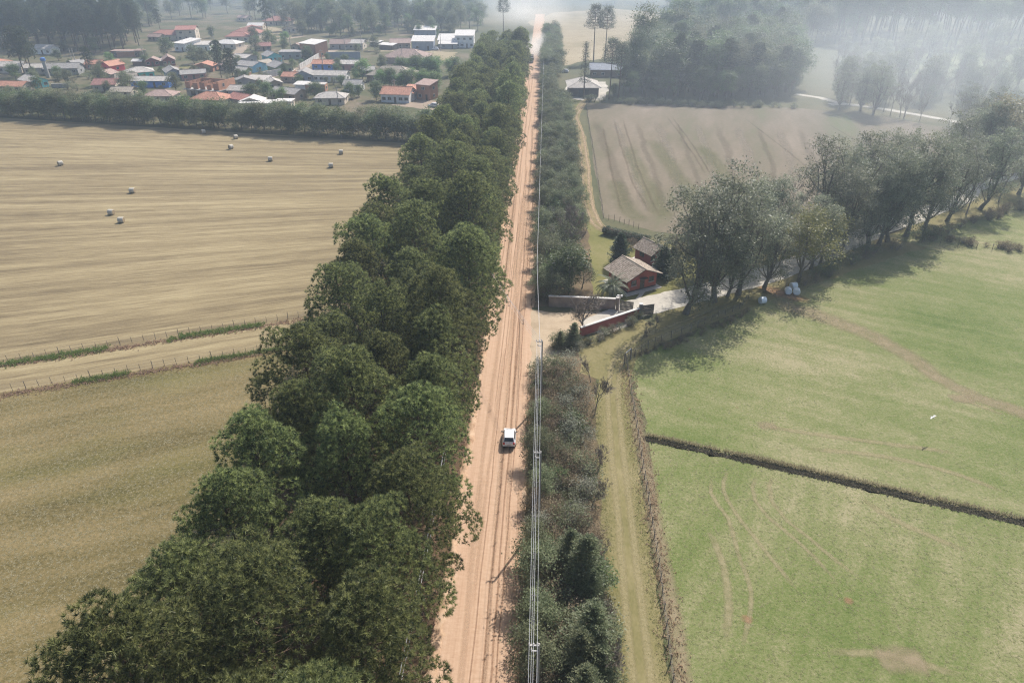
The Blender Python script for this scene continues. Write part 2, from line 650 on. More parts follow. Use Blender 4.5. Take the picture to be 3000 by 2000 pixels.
def curve(p0, p1, rng, n=5, bend=.12, lift=0.0):
    p0, p1 = np.asarray(p0, float), np.asarray(p1, float)
    L = np.linalg.norm(p1 - p0)
    t = np.linspace(0, 1, n)[:, None]
    off = rng.normal(0, bend * L, 3)
    return p0 * (1 - t) + p1 * t + np.sin(np.pi * t) * off + np.array([0, 0, lift * L]) * (t * t - t)


def pine(seed, H=20, Rc=4.6, nb=62, tufts=3000, k=22, nl=.34, nw=.027, base=.2, mat='pine', spread=.55, lobe=1.0):
    rng = np.random.default_rng(seed)
    tr, cr = Geo(), Geo()
    lean = rng.normal(0, .35, 2)
    zz = np.linspace(0, H * .95, 8)
    ax = np.stack([lean[0] * (zz / H) ** 2 + np.sin(zz * .4 + seed) * .08, lean[1] * (zz / H) ** 2, zz], 1)
    tr.tube(ax, .24 * (1 - zz / H) ** .7 + .03, 8)
    # uneven crown: each side has its own reach; branches end in rounded lobes of needle tufts
    ph = rng.uniform(0, 6.28, 3)
    amp = rng.uniform(.06, .16, 3)
    C_, A_, T_ = [], [], []
    per = max(6, tufts // nb)
    for i in range(nb):
        t = ((i + rng.uniform(0, 1)) / nb) ** .85
        z = H * (base + (.93 - base) * t)
        az = i * 2.39996 + rng.normal(0, .35)
        prof = (math.sqrt(max(0, 1 - ((t - .3) / .73) ** 2)) if t > .3 else .68 + 1.07 * t)
        rl = (1.05 + .5 * prof) * rng.uniform(.72, 1.2) * lobe
        reach = Rc * prof * (1 + amp[0] * math.sin(az + ph[0]) + amp[1] * math.sin(2 * az + ph[1] + z * .3)) * rng.choice([1, 1, 1, .55]) * rng.uniform(.85, 1.12) - rl * .55
        reach = max(reach, .3)
        el = R(6 + 48 * t ** 1.6 + rng.normal(0, 6))
        o = np.array([np.interp(z, zz, ax[:, 0]), np.interp(z, zz, ax[:, 1]), z])
        out = np.array([math.cos(az) * math.cos(el), math.sin(az) * math.cos(el), math.sin(el)])
        e = o + out * reach
        pl = curve(o, e, rng, 5, .05, .22)
        tr.tube(pl, np.linspace(.07, .02, 5) * (reach / Rc * .6 + .5), 3)
        m = max(6, int(per * rl * rl / 1.6))
        d = unit(rng.normal(0, 1, (m * 2, 3)))
        d = d[d @ (out * .55 + np.array([0, 0, .7])) > -.28][:m]
        cpt = e + d * rl * rng.uniform(.72, 1.06, (len(d), 1)) * np.array([1, 1, .72])
        C_.append(cpt)
        A_.append(unit(d * .75 + np.array([0, 0, .55]) + rng.normal(0, .15, d.shape)))
    Cn, Ax = np.concatenate(C_), np.concatenate(A_)
    cr.bursts(Cn, Ax, k, nl, nw, rng, spread)
    # dead lower snags
    for i in range(7):
        z = H * rng.uniform(.1, base + .05)
        az = rng.uniform(0, 6.28)
        l = rng.uniform(.8, 2.2)
        tr.tube(curve([ax[1, 0], ax[1, 1], z], [math.cos(az) * l, math.sin(az) * l, z + rng.uniform(-.3, .5)], rng, 3), [.035, .025, .008], 3)
    return [('trunk', tr.mesh('pine_trunk', M['bark'], False)), ('crown', cr.mesh('pine_crown', M[mat]))]


def broadleaf(seed, H=16, Rc=5, fork=.28, nl=60, k=46, size=.34, clump=.75, mat='olive', bark='greybark', squash=1.0, open_=.75, r0=.32,
              low=.35, droop=.3, limbs=6):
    """limbs fork from a trunk; leaf clumps sit at the ends of their twigs, in uneven lobes"""
    rng = np.random.default_rng(seed)
    tr, cr = Geo(), Geo()
    zt = H * fork
    lean = rng.normal(0, .04 * H, 2)
    trunk = np.array([[0, 0, 0], [lean[0] * .2, lean[1] * .2, zt * .5], [lean[0] * .5, lean[1] * .5, zt], [lean[0], lean[1], H * .72]])
    tr.tube(trunk, [r0 * 1.35, r0, r0 * .85, r0 * .25], 7)
    ends = []
    for i in range(limbs):
        az = i * 2 * math.pi / limbs + rng.normal(0, .35)
        rr = Rc * rng.uniform(.4, .8)
        zz = H * (low + .12 + (.78 - low) * ((i * .618) % 1.0) ** .85)
        rr *= 1.0 if zz < H * .7 else .7
        if i == 0: rr, zz = Rc * .2, H * .93
        e = np.array([math.cos(az) * rr, math.sin(az) * rr, zz])
        f = rng.uniform(.45, 1.0)
        s0 = trunk[1] * (1 - f) + trunk[2] * f if rng.random() < .5 else trunk[2] * (1 - f * .6) + trunk[3] * f * .6
        pl = curve(s0, e, rng, 6, .08, .15)
        tr.tube(pl, np.linspace(r0 * .45, r0 * .1, 6), 5)
        ends.append((pl, rng.uniform(.85, 1.15)))
    Cs, Rs = [], []
    for pl, ls in ends:
        m = max(4, nl // limbs)
        tip = pl[-1]
        lobe = Rc * .5 * ls
        for j in range(m):
            d = unit(rng.normal(0, 1, 3)) * lobe * rng.uniform(.35, 1.0) ** .6
            d[2] *= .75 * squash
            c = tip + d
            if c[2] < H * low * .8: c[2] = H * low * rng.uniform(.8, 1.2)
            s0 = pl[rng.integers(3, 6)]
            if rng.random() < open_:
                tr.tube(curve(s0, c, rng, 4, .1), [r0 * .1, r0 * .075, r0 * .05, .012], 3)
            Cs.append(c)
            Rs.append(clump * rng.uniform(.6, 1.3))
    cr.leaves(np.array(Cs), k, np.array(Rs), size, rng, .7, droop)
    return [('trunk', tr.mesh('tree_trunk', M[bark], False)), ('crown', cr.mesh('tree_crown', M[mat]))]


def bare(seed, H=12, spread=.5, levels=4, mat='twig', r0=.16, up=.5, fork=.25, kids=5, floor=.022):
    rng = np.random.default_rng(seed)
    tr, cr = Geo(), Geo()

    def grow(p, d, L, r, lv):
        n = 4
        pts = [p]
        q, dd = p, d
        for _ in range(n):
            dd = unit(dd + rng.normal(0, .12, 3) + np.array([0, 0, .06 * up]))
            q = q + dd * L / n
            pts.append(q)
        pts = np.array(pts)
        g = tr if lv == 0 else cr
        g.tube(pts, np.linspace(r, r * .45, n + 1), 5 if lv == 0 else 3)
        if lv >= levels: return
        m = kids if lv < levels - 1 else kids + 1
        for i in range(m):
            f = rng.uniform(.35, 1.0) if lv else rng.uniform(fork, 1.0)
            ix = f * n
            i0 = min(int(ix), n - 1)
            s0 = pts[i0] + (pts[i0 + 1] - pts[i0]) * (ix - i0)
            az = rng.uniform(0, 6.28)
            ort = unit(np.cross(dd, rng.normal(0, 1, 3)))
            nd = unit(dd * (1 - spread * .6) + ort * spread + np.array([0, 0, up * .35]))
            grow(s0, nd, L * rng.uniform(.42, .68), max(r * .5 * (1.25 - f * .5), floor), lv + 1)

    grow(np.array([0., 0, 0]), np.array([rng.normal(0, .05), rng.normal(0, .05), 1.0]), H * .55, r0, 0)
    return [('trunk', tr.mesh('bare_trunk', M[mat], False)), ('crown', cr.mesh('bare_crown', M[mat], False))]


def shrub(seed, H=3, Rc=1.6, n=26, k=40, size=.17, mat='leaf', clump=.36, bark='twig', stems=7, twigs=True):
    rng = np.random.default_rng(seed)
    tr, cr = Geo(), Geo()
    Cs = []
    for i in range(n):
        a = rng.uniform(0, 6.28)
        h = rng.uniform(.18, 1.0)
        prof = math.sqrt(max(.05, 1 - ((h - .42) / .62) ** 2))
        rr = Rc * prof * rng.uniform(.35, 1.05)
        Cs.append([math.cos(a) * rr, math.sin(a) * rr, H * h * rng.uniform(.85, 1.05)])
    Cs = np.array(Cs)
    for i in range(min(n, stems * 3)):
        tr.tube(curve([rng.normal(0, .12), rng.normal(0, .12), 0], Cs[i], rng, 4, .06), [.045, .035, .02, .008], 3)
    if twigs:
        for i in range(n * 2):
            c = Cs[rng.integers(0, n)]
            d = unit(rng.normal(0, 1, 3) + np.array([0, 0, .9])) * rng.uniform(.4, .9)
            tr.tube(np.array([c - d * .2, c + d * .4, c + d * .9]), [.014, .01, .005], 3)
    cr.leaves(Cs, k, clump * rng.uniform(.7, 1.3, n), size, rng, .8)
    return [('stem', tr.mesh('shrub_stems', M[bark], False)), ('foliage', cr.mesh('shrub_foliage', M[mat]))]


def conifer(seed, H=7, Rc=2.2, nb=110, k=36, size=.3, mat='conifer', droop=.25, full=.12, pw=.6):
    """cedar or cypress: sprays in drooping tiers on a straight stem"""
    rng = np.random.default_rng(seed)
    tr, cr = Geo(), Geo()
    zz = np.linspace(0, H * .98, 6)
    tr.tube(np.stack([zz * 0, zz * 0, zz], 1), .13 * (1 - zz / H) + .012, 6)
    Vc, Dd, Tn = [], [], []
    for i in range(nb):
        t = ((i + rng.random()) / nb)
        z = H * (full + (1 - full) * t) * .99
        az = i * 2.39996 + rng.normal(0, .2)
        L = (Rc * (1 - t) ** pw + .12) * rng.uniform(.6, 1.25)
        el = R(rng.normal(12, 9)) + t * .7
        d = np.array([math.cos(az) * math.cos(el), math.sin(az) * math.cos(el), math.sin(el) - droop * (1 - t) * .4])
        o = np.array([0, 0, z])
        tr.tube(np.array([o, o + d * L * .5, o + d * L * .9]), [.03, .02, .006], 3)
        m = max(8, int(k * (.35 + L / Rc)))
        f = rng.uniform(.15, 1.05, m)
        lat = np.cross(d, [0, 0, 1.0])
        lat /= np.linalg.norm(lat) + 1e-9
        s_ = rng.normal(0, .26, m) * (1.25 - f * .8) * L
        c = o + d * (f * L)[:, None] + lat * s_[:, None] + rng.normal(0, .07, (m, 3))
        c[:, 2] -= droop * f * f * L * .3
        dv = unit(d * .8 + lat * np.sign(s_)[:, None] * .5 + rng.normal(0, .3, (m, 3)))
        Vc.append(c)
        Dd.append(dv)
        Tn.append(np.full(m, np.clip(rng.normal(.45, .2), 0, 1)) + rng.normal(0, .1, m))
    c, d = np.concatenate(Vc), np.concatenate(Dd)
    tn = np.clip(np.concatenate(Tn), 0, 1)
    n = len(c)
    sd = unit(np.cross(d, rng.normal(0, .5, (n, 3)) + np.array([0, 0, 1.0])))
    ln = size * rng.uniform(.6, 1.4, (n, 1))
    V = np.stack([c - d * ln * .5, c + sd * ln * .2, c + d * ln * .6, c - sd * ln * .2], 1).reshape(-1, 3)
    q = np.arange(0, len(V), 4)
    F = np.concatenate([np.stack([q, q + 1, q + 2], 1), np.stack([q, q + 2, q + 3], 1)])
    cr.add(V, F, np.repeat(tn, 4))
    return [('trunk', tr.mesh('conifer_trunk', M['bark'], False)), ('crown', cr.mesh('conifer_crown', M[mat]))]


def araucaria(seed, H=22, Rc=4.5, young=False):
    """bare pole with an umbrella of up-curved branches that end in round tufts"""
    rng = np.random.default_rng(seed)
    tr, cr = Geo(), Geo()
    zz = np.linspace(0, H * .97, 6)
    tr.tube(np.stack([np.sin(zz * .1) * .2, zz * 0, zz], 1), .3 * (1 - zz / H * .75), 7)
    Cn, Rd = [], []
    tiers = 13 if young else 8
    for i in range(tiers):
        f = i / (tiers - 1)
        z = H * ((.3 + .68 * f) if young else (.62 + .36 * f))
        L = (1.9 * (1 - f) + .4) if young else Rc * (1.0 - .55 * f ** 2) * rng.uniform(.8, 1.1)
        m = 5 if young else 8
        for j in range(m):
            az = j * 6.283 / m + i * .7 + rng.normal(0, .2)
            l = L * rng.uniform(.7, 1.1)
            tip = np.array([math.cos(az) * l, math.sin(az) * l, z + l * (.22 + .25 * f)])
            pl = curve([0, 0, z], tip, rng, 5, .03, .5)
            tr.tube(pl, [.08, .06, .05, .04, .03], 3)
            for g in ((.98, .55), (.72, .5)) if not young else ((.9, .5),):
                p = pl[0] * (1 - g[0]) + pl[-1] * g[0]
                p = p + np.array([0, 0, .15])
                Cn.append(p)
                Rd.append(g[1] * rng.uniform(.75, 1.25))
    cr.leaves(np.array(Cn), 60, np.array(Rd), .34, rng, .75, -.3, .4)
    return [('trunk', tr.mesh('araucaria_trunk', M['bark'], False)), ('crown', cr.mesh('araucaria_crown', M['araucaria']))]


def palm(seed):
    rng = np.random.default_rng(seed)
    tr, cr = Geo(), Geo()
    tr.tube(np.array([[0, 0, 0], [.05, 0, .7], [.05, .02, 1.5]]), [.32, .3, .26], 8)
    for i in range(46):
        az = i * 2.39996
        el = R(78 - 95 * (i / 46) ** .8)
        L = rng.uniform(2.3, 2.9)
        pts, q = [], np.array([0, 0, 1.45])
        e = el
        for s_ in range(8):
            pts.append(q.copy())
            q = q + np.array([math.cos(az) * math.cos(e), math.sin(az) * math.cos(e), math.sin(e)]) * L / 7
            e -= R(13)
        pts = np.array(pts)
        pts[:, 2] = np.maximum(pts[:, 2], .1)
        tr.tube(pts, np.linspace(.03, .008, 8), 3)
        V, F = [], []
        for s_ in range(2, 30):
            f = s_ / 30 * 6.99
            i0 = int(f)
            p = pts[i0] + (pts[i0 + 1] - pts[i0]) * (f - i0)
            t = unit(pts[i0 + 1] - pts[i0])
            lat = unit(np.cross(t, [0, 0, 1.0]) + 1e-6)
            for sg in (-1, 1):
                tip = p + (lat * sg * .8 + t * .7 + np.array([0, 0, -.15])) * .5 * (1.15 - s_ / 40)
                b = len(V)
                V += [p - t * .03, p + t * .03, tip]
                F.append((b, b + 1, b + 2))
        cr.add(np.array(V), np.array(F), np.full(len(V), rng.uniform(.2, .9)))
    return [('trunk', tr.mesh('palm_trunk', M['bark'], False)), ('crown', cr.mesh('palm_crown', M['palm']))]


def band(v, edges, words):
    """the word for the band that v falls in"""
    for e, w in zip(edges, words):
        if v < e: return w
    return words[-1]


def plant(name, proto, loc, s, rz, label, cat, group=None, sz=None):
    r = empty(name, (loc[0], loc[1], loc[2] if len(loc) > 2 else 0.0), rz, (s, s, sz if sz else s))
    for pn, me in proto:
        link(pn, me, r)
    tag(r, label, cat, group)
    return r


def tuft_field(name, pts, k, h, w, mat, seed, kind='stuff', label=None, lean=.5, z0=0.0):
    """a patch of grass or weeds as one mesh of thin blades"""
    rng = np.random.default_rng(seed)
    pts = np.asarray(pts, float)
    n = len(pts)
    c = np.zeros((n, k, 3))
    c[:, :, :2] = pts[:, None, :2] + rng.normal(0, w * 1.2, (n, k, 2))
    c[:, :, 2] = z0
    hh = (h if not hasattr(h, '__len__') else np.asarray(h).reshape(-1, 1)) * rng.uniform(.5, 1.4, (n, k))
    tip = c + np.stack([rng.normal(0, lean, (n, k)) * hh, rng.normal(0, lean, (n, k)) * hh, hh], 2)
    a = rng.uniform(0, 6.28, (n, k))
    sd = np.stack([np.cos(a), np.sin(a), a * 0], 2) * w
    V = np.stack([c - sd, c + sd, tip], 2).reshape(-1, 3)
    T = np.repeat(np.clip(np.repeat(rng.normal(.5, .25, n), k), 0, 1), 3)
    me = np_mesh(name, V, np.arange(len(V)).reshape(-1, 3), mat, T)
    o = link(name, me)
    tag(o, label, None, None, kind)
    return o


def inside(pts, poly):
    x, y = pts[:, 0], pts[:, 1]
    r = np.zeros(len(pts), bool)
    n = len(poly)
    j = n - 1
    for i in range(n):
        xi, yi = poly[i][:2]
        xj, yj = poly[j][:2]
        c = ((yi > y) != (yj > y)) & (x < (xj - xi) * (y - yi) / (yj - yi + 1e-12) + xi)
        r ^= c
        j = i
    return r


def scatter(poly, n, seed):
    rng = np.random.default_rng(seed)
    a = np.array([p[:2] for p in poly])
    q = rng.uniform(a.min(0), a.max(0), (n, 2))
    return q[inside(q, poly)]


def along(pts, n, spread, seed):
    rng = np.random.default_rng(seed)
    ln = np.array([(p.x, p.y) for p in smooth_line(pts, 1.0)])
    f = rng.uniform(0, len(ln) - 1.001, n)
    i = f.astype(int)
    q = ln[i] + (ln[i + 1] - ln[i]) * (f - i)[:, None]
    return q + rng.normal(0, spread, (n, 2))


def feather_mat(name, cols, scale=1.5, thr=(.25, .95), mx_=.75):
    cols = [[v * .84 for v in c_] for c_ in cols]
    m, nt, out = nmat(name)
    at = N(nt, 'Attribute', attribute_name='tone')
    n1 = noise(nt, scale, 4, .7)
    col = ramp(nt, noise(nt, scale * 1.7, 4, .7), [(.35, cols[0]), (.65, cols[1])])
    a = mathn(nt, 'MULTIPLY', at.outputs['Fac'], mathn(nt, 'ADD', n1, .35))
    al = ramp(nt, a, [(thr[0], 0), (thr[1], mx_)])
    d = N(nt, 'BsdfDiffuse')
    nt.links.new(col, d.inputs[0])
    t = N(nt, 'BsdfTransparent')
    mx = N(nt, 'MixShader')
    nt.links.new(al, mx.inputs[0])
    nt.links.new(t.outputs[0], mx.inputs[1])
    nt.links.new(d.outputs[0], mx.inputs[2])
    nt.links.new(mx.outputs[0], out.inputs[0])
    return m


M['f_tan'] = feather_mat('worn_tan', ((.31, .275, .15), (.40, .345, .205)), 1.2, (.25, 1.1), .75)
M['f_rut'] = feather_mat('worn_rut', ((.31, .265, .135), (.42, .355, .205)), 2.5, (.2, 1.0), .75)
M['f_earth'] = feather_mat('worn_earth', ((.30, .25, .15), (.40, .315, .21)), .5, (.25, 1.1), .7)
M['f_sand'] = feather_mat('sand_edge', ((.42, .31, .2), (.52, .40, .27)), 1.5)
M['f_red'] = feather_mat('red_soil', ((.33, .19, .11), (.42, .26, .16)), .8)
M['f_dark'] = feather_mat('plough_track', ((.15, .115, .075), (.21, .16, .105)), 1.5, (.25, 1.2), .32)
M['f_wet'] = feather_mat('dark_furrow', ((.24, .125, .07), (.32, .18, .105)), 3, (.25, 1.0), .45)
M['f_lite'] = feather_mat('pale_furrow', ((.52, .35, .22), (.60, .42, .29)), 3, (.25, 1.0), .5)
M['f_streak'] = feather_mat('pale_plough_streak', ((.28, .24, .18), (.36, .30, .23)), .6, (.2, 1.2), .5)
M['f_streak2'] = feather_mat('dark_plough_streak', ((.14, .115, .08), (.18, .15, .10)), .6, (.2, 1.2), .25)
M['f_green'] = feather_mat('green_regrowth', ((.13, .16, .055), (.18, .19, .08)), .5, (.3, 1.2), .32)


def fstrip(name, pts, w, z, mat, step=1.5, seed=1, wob=.1):
    rnd = random.Random(seed)
    ln = smooth_line(pts, step)
    V, F, T = [], [], []
    n = len(ln)
    o = 0.0
    for i, p in enumerate(ln):
        t = (ln[min(i + 1, n - 1)] - ln[max(i - 1, 0)]).normalized()
        nr = Vector((t.y, -t.x))
        o = o * .8 + rnd.uniform(-wob, wob)
        ww = w if not hasattr(w, '__len__') else np.interp(i / max(1, n - 1) * (len(w) - 1), range(len(w)), w)
        f = min(1, i / max(2, n * .12), (n - 1 - i) / max(2, n * .12))
        for k, tv in ((-1, 0), (-.3, 1), (.3, 1), (1, 0)):
            q = p + nr * (k * ww / 2 + o)
            V.append((q.x, q.y, z(q.x) if callable(z) else z))
            T.append(tv * f)
        if i:
            b = 4 * i
            for k in range(3):
                F.append((b - 4 + k, b - 3 + k, b + 1 + k, b + k))
    o = link(name, np_mesh(name, V, F, mat, T))
    o['kind'] = 'structure'
    return o


# ------------------------------------------------------------------ the setting
sheet('ground', [(-2300, -250), (2300, -250), (2300, 2600), (-2300, 2600)], 0, M['ground'])
hedge_y = lambda x: 212.8 - .187 * (x + 37.2)
fence_y = lambda x: 87.7 + .389 * (x + 43.1)
fenceA_y = lambda x: 98.5 + .397 * (x + 40.7)
sheet('hay_field', [(-28.5, fence_y(-28.5)), (-28.5, hedge_y(-28.5) - 3), (-340, hedge_y(-340) - 3), (-340, fence_y(-340))], .012, M['stubble'])
sheet('mown_field', [(-28, fence_y(-28)), (-340, fence_y(-340)), (-340, -120), (-28, -120)], .012, M['mown'])
sheet('pine_belt_floor', [(-29, -60), (-8.0, -60), (-8.0, 352), (-29, 352)], .02, M['litter'], .5)
sheet('roadside_strip', [(-1.6, -60), (8.2, -60), (8.2, 86), (6.5, 91), (-1.6, 91)], .02, M['soil'], .3)
sheet('far_roadside_strip', [(-1.6, 104), (9.5, 106), (10.5, 150), (9.5, 270), (3, 300), (3, 420), (-1.6, 420)], .02, M['soil'], .3)
up_pasture = [(13.4, 87.5), P(2230, 888), P(2480, 800), P(2720, 722), P(3000, 640), (330, 240), (330, -34), (14.3, 68.9)]
low_pasture = [(14.3, 68.9), (330, -34.0), (330, -120), (12.6, -60), (12.6, 36)]
sheet('avenue_verge', [P(1900, 990), P(2230, 892), P(2480, 806), P(2720, 730), P(3000, 650), P(3000, 480), P(2560, 640), P(2100, 800), P(1930, 890)], .006, M['lane'], .8)
sheet('upper_pasture', up_pasture, .012, M['pasture'], .7, 2.0)
sheet('lower_pasture', low_pasture, .012, M['pasture2'])
sheet('right_pasture', [P(2600, 690), P(2790, 660), P(3000, 595), (300, 260), (200, 150), P(3000, 735), P(2700, 722)], .02, M['pasture'])
lane_pts = [(9.4, -20), (9.6, 36), (9.9, 55), (10.2, 70), (10.9, 81), (12.8, 89), (17.5, 94.5), P(1990, 955), P(2130, 900), P(2240, 850)]
strip('grass_lane', lane_pts, [4.6, 4.6, 4.6, 4.6, 4.8, 5, 5, 4.5, 4], .024, M['lane'], .25)
for s_ in (-.75, .75):
    off = [(p[0] + s_ * (1 if p[1] < 88 else .6), p[1] - (0 if p[1] < 88 else s_ * .8)) for p in lane_pts]
    fstrip('wheel_rut', off, 1.25, .030, M['f_rut'], seed=int(s_ * 10 + 20), wob=.05)
for a, b in (((12.2, -20), (12.9, 84)),):
    fstrip('dry_verge', [a, (12.9, 36), (13.4, 60), b], 2.6, .034, M['f_earth'], seed=4, wob=.15)
sheet('corner_grass', [(6.2, 84), (9.2, 82), (11, 86), (14.5, 90.5), (19.5, 97.5), (17, 101), (12, 97.5), (6.5, 93.6)], .022, M['lane'], .4, 1.5)
# worn ways and tracks in the pasture
fstrip('worn_way', [P(2230, 850), P(2330, 900), P(2480, 950), P(2620, 1020), P(2790, 1130), P(3000, 1215), P(3300, 1300)],
       [4, 7, 6, 5, 4, 5, 5], .020, M['f_earth'], seed=5, wob=.3)
fstrip('red_patch', [P(2170, 850), P(2240, 848), P(2330, 872), P(2400, 890)], [4, 6, 6, 3], .024, M['f_red'], seed=6)
Zm = lambda x, y: P(1900 + x * .542, 1150 + y * .542)
for i, ln in enumerate((
        [(600, 420), (555, 510), (575, 585), (640, 670), (760, 770), (900, 890), (1010, 1010), (1060, 1120)],
        [(690, 415), (645, 500), (665, 590), (740, 690), (880, 800), (1010, 910), (1200, 1040)],
        [(350, 420), (330, 540), (430, 680), (480, 860), (560, 1080), (540, 1260), (480, 1460)],
        [(440, 390), (405, 520), (470, 640), (560, 760), (720, 960), (860, 1120)],
        [(1100, 520), (1250, 640), (1500, 760), (1800, 880)],
        [(300, 700), (400, 900), (440, 1150), (420, 1400)],
        [(800, 300), (1200, 330), (1600, 420), (2000, 560)],
        [(600, 180), (1100, 250), (1700, 330)],
        [(900, 1400), (1300, 1420), (1800, 1560)],
        [(1600, 30), (1750, 60), (2000, 150)])):
    fstrip('tyre_track', [Zm(*p) for p in ln], .8 if i < 4 else 1.3, .022 + i * .001, M['f_tan'], seed=30 + i, wob=.08)
rr_ = random.Random(77)
for i, (x, y, s_) in enumerate(((2485, 1760, .8), (2190, 1815, .9), (2020, 1198, .7), (2160, 1195, .6), (2250, 1250, 1.6), (2640, 1930, 2.5), (2120, 1330, .5), (2820, 1170, 2))):
    p = P(x, y)
    fstrip('bare_patch', [(p[0] - s_, p[1]), (p[0], p[1] + .1), (p[0] + s_, p[1])], s_ * 1.6, .034, M['f_red' if i < 4 else 'f_earth'], .4, i)
# ploughed field behind the avenue
plough_poly = [P(1718, 303), P(2050, 308), P(2350, 318), P(2600, 345), P(2800, 378), P(2905, 430), P(2800, 500), P(2560, 585), P(2330, 655),
               P(2050, 695), P(1920, 678), P(1768, 637), P(1742, 500)]
sheet('ploughed_field', plough_poly, .012, M['plough'], .3)
for i, (a, b, c) in enumerate((((1795, 340), (1850, 520), (1915, 640)), ((1822, 340), (1880, 520), (1945, 650)), ((1950, 335), (2030, 450), (2070, 520)),
                               ((1965, 335), (2045, 450), (2085, 520)), ((2180, 345), (2290, 430), (2400, 520)), ((1765, 360), (1795, 520), (1830, 640)),
                               ((2420, 360), (2540, 430), (2640, 490)))):
    fstrip('plough_track', [P(*a), P(*b), P(*c)], 1.0, .022, M['f_dark'], seed=50 + i)
for i, (a, b, c) in enumerate((((1840, 420), (1900, 560), (1960, 660)), ((1900, 400), (1990, 520), (2060, 640)), ((1800, 520), (1830, 600), (1880, 660)), ((2040, 420), (2120, 500), (2200, 590)))):
    fstrip('regrowth', [P(*a), P(*b), P(*c)], 8, .020, M['f_green'], seed=60 + i, wob=.4)
for i in range(16):
    f = i / 15
    a, b, c = (1740 + 900 * f, 345 + 45 * f), (1790 + 880 * f, 470 + 20 * f), (1850 + 800 * f, 640 - 60 * f)
    fstrip('plough_streak', [P(*a), P(*b), P(*c)], rr_.uniform(2.0, 5.0), .016 + .0003 * i, M['f_streak' if i % 2 else 'f_streak2'], seed=160 + i, wob=.3)
# sandy track to the barn, two wheel lines and a grassy middle
tp = [P(1950, 712), P(1850, 690), P(1762, 668), P(1733, 622), P(1719, 563), P(1714, 486), P(1701, 394), P(1685, 340), P(1712, 300), P(1735, 290)]
strip('sandy_track', tp, 3.0, .024, M['trackmid'], .2)
for s_ in (-.8, .8):
    fstrip('track_wheel_line', [(p[0] + s_, p[1]) for p in tp], 1.15, .032, M['f_sand'], seed=int(70 + s_ * 10))
sheet('gate_house_lawn', [(1.5, 105.5), (12.8, 105.0), P(1960, 880), P(2100, 820), P(1985, 720), P(1900, 705), P(1800, 690), P(1735, 655), P(1712, 590), (9, 140), (4, 120)], .016, M['lawn'], .3)
sheet('barn_yard', [P(1640, 283), P(1712, 296), P(1766, 295), P(1783, 262), P(1775, 240), P(1745, 240), P(1660, 250)], .018, M['gravel'], .5)
sheet('barn_lawn', [P(1650, 288), P(1712, 298), P(1690, 320), P(1640, 330)], .022, M['lawn'], .3)
# estate drive
drive = [P(1730, 962), P(1800, 935), P(1862, 905), P(1960, 880), P(2150, 832), P(2330, 775), P(2560, 680), P(2800, 590), P(3000, 512), (260, 240)]
strip('estate_drive', drive, [6, 6, 5, 5.2, 4.6, 4, 3.8, 3.8, 3.8, 3.8], .030, M['gravel'], .25)
sheet('entry_apron', [(-1.5, 103.2), (3, 102.4), (8, 103.2), (13.2, 103), (14.6, 101.2), (10, 97), (6.6, 94), (3.5, 90), (1.8, 86), (-.2, 82), (-1.5, 79)], .026, M['entry'], .3, 1.5)
sheet('house_path', [P(1848, 893), P(1862, 893), P(1892, 853), P(1880, 852)], .04, M['gravel'])
# second drive by the wood
strip('wood_drive', [P(2330, 276), P(2400, 287), P(2470, 304), P(2600, 322), P(2800, 357), P(3000, 402), (260, 200)], 3.2, .030, M['gravel'], .3)
strip('wood_drive_branch', [P(2430, 306), P(2470, 305), P(2520, 310)], 4, .034, M['gravel'], .3)
# far land
sheet('pale_field', [P(1545, 66), P(1620, 38), P(1800, 26), P(1960, 40), P(1990, 90), P(1900, 150), P(1730, 178), P(1640, 195), P(1640, 130), P(1590, 90)], .02, M['paddock'], 1.5, 8)
sheet('far_meadow', [P(2480, 200), P(2600, 120), (420, 500), (520, 300), P(3000, 240), P(2750, 225)], .02, M['meadow2'])
sheet('far_clearing', [P(1180, 40), P(1280, 20), P(1330, 30), P(1270, 50)], .02, M['paddock'], 2, 8)
sheet('town_ground', [(-36, hedge_y(-36) + 3), (-340, hedge_y(-340) + 3), (-420, 640), (-60, 640), (-36, 330)], .008, M['yard'])
strip('town_street', [B(0, 780), B(300, 700), B(480, 670), B(640, 590), B(830, 480), B(1000, 420)], 6, .02, M['street'], .4)
strip('hill_street', [A(1500, 640), A(1800, 590), A(2100, 560), B(100, 420), B(600, 330)], 5, .02, M['street'], .4)
strip('back_street', [B(1180, 470), B(1600, 470), B(2000, 490)], 5, .02, M['paddock'], .4)
strip('front_street', [B(1500, 935), B(1700, 960), B(1900, 985)], 14, .02, M['street'], .4)
sheet('small_paddock', [B(1560, 475), B(1990, 480), B(1980, 560), B(1790, 560)], .024, M['paddock'], .3)
sheet('green_yard', [A(1650, 600), A(1990, 600), A(1960, 630), A(1640, 630)], .024, M['lawn'], .3)
sheet('grass_plot', [B(0, 255), B(150, 230), B(520, 280), B(480, 350), B(150, 330)], .024, M['paddock'], .5)

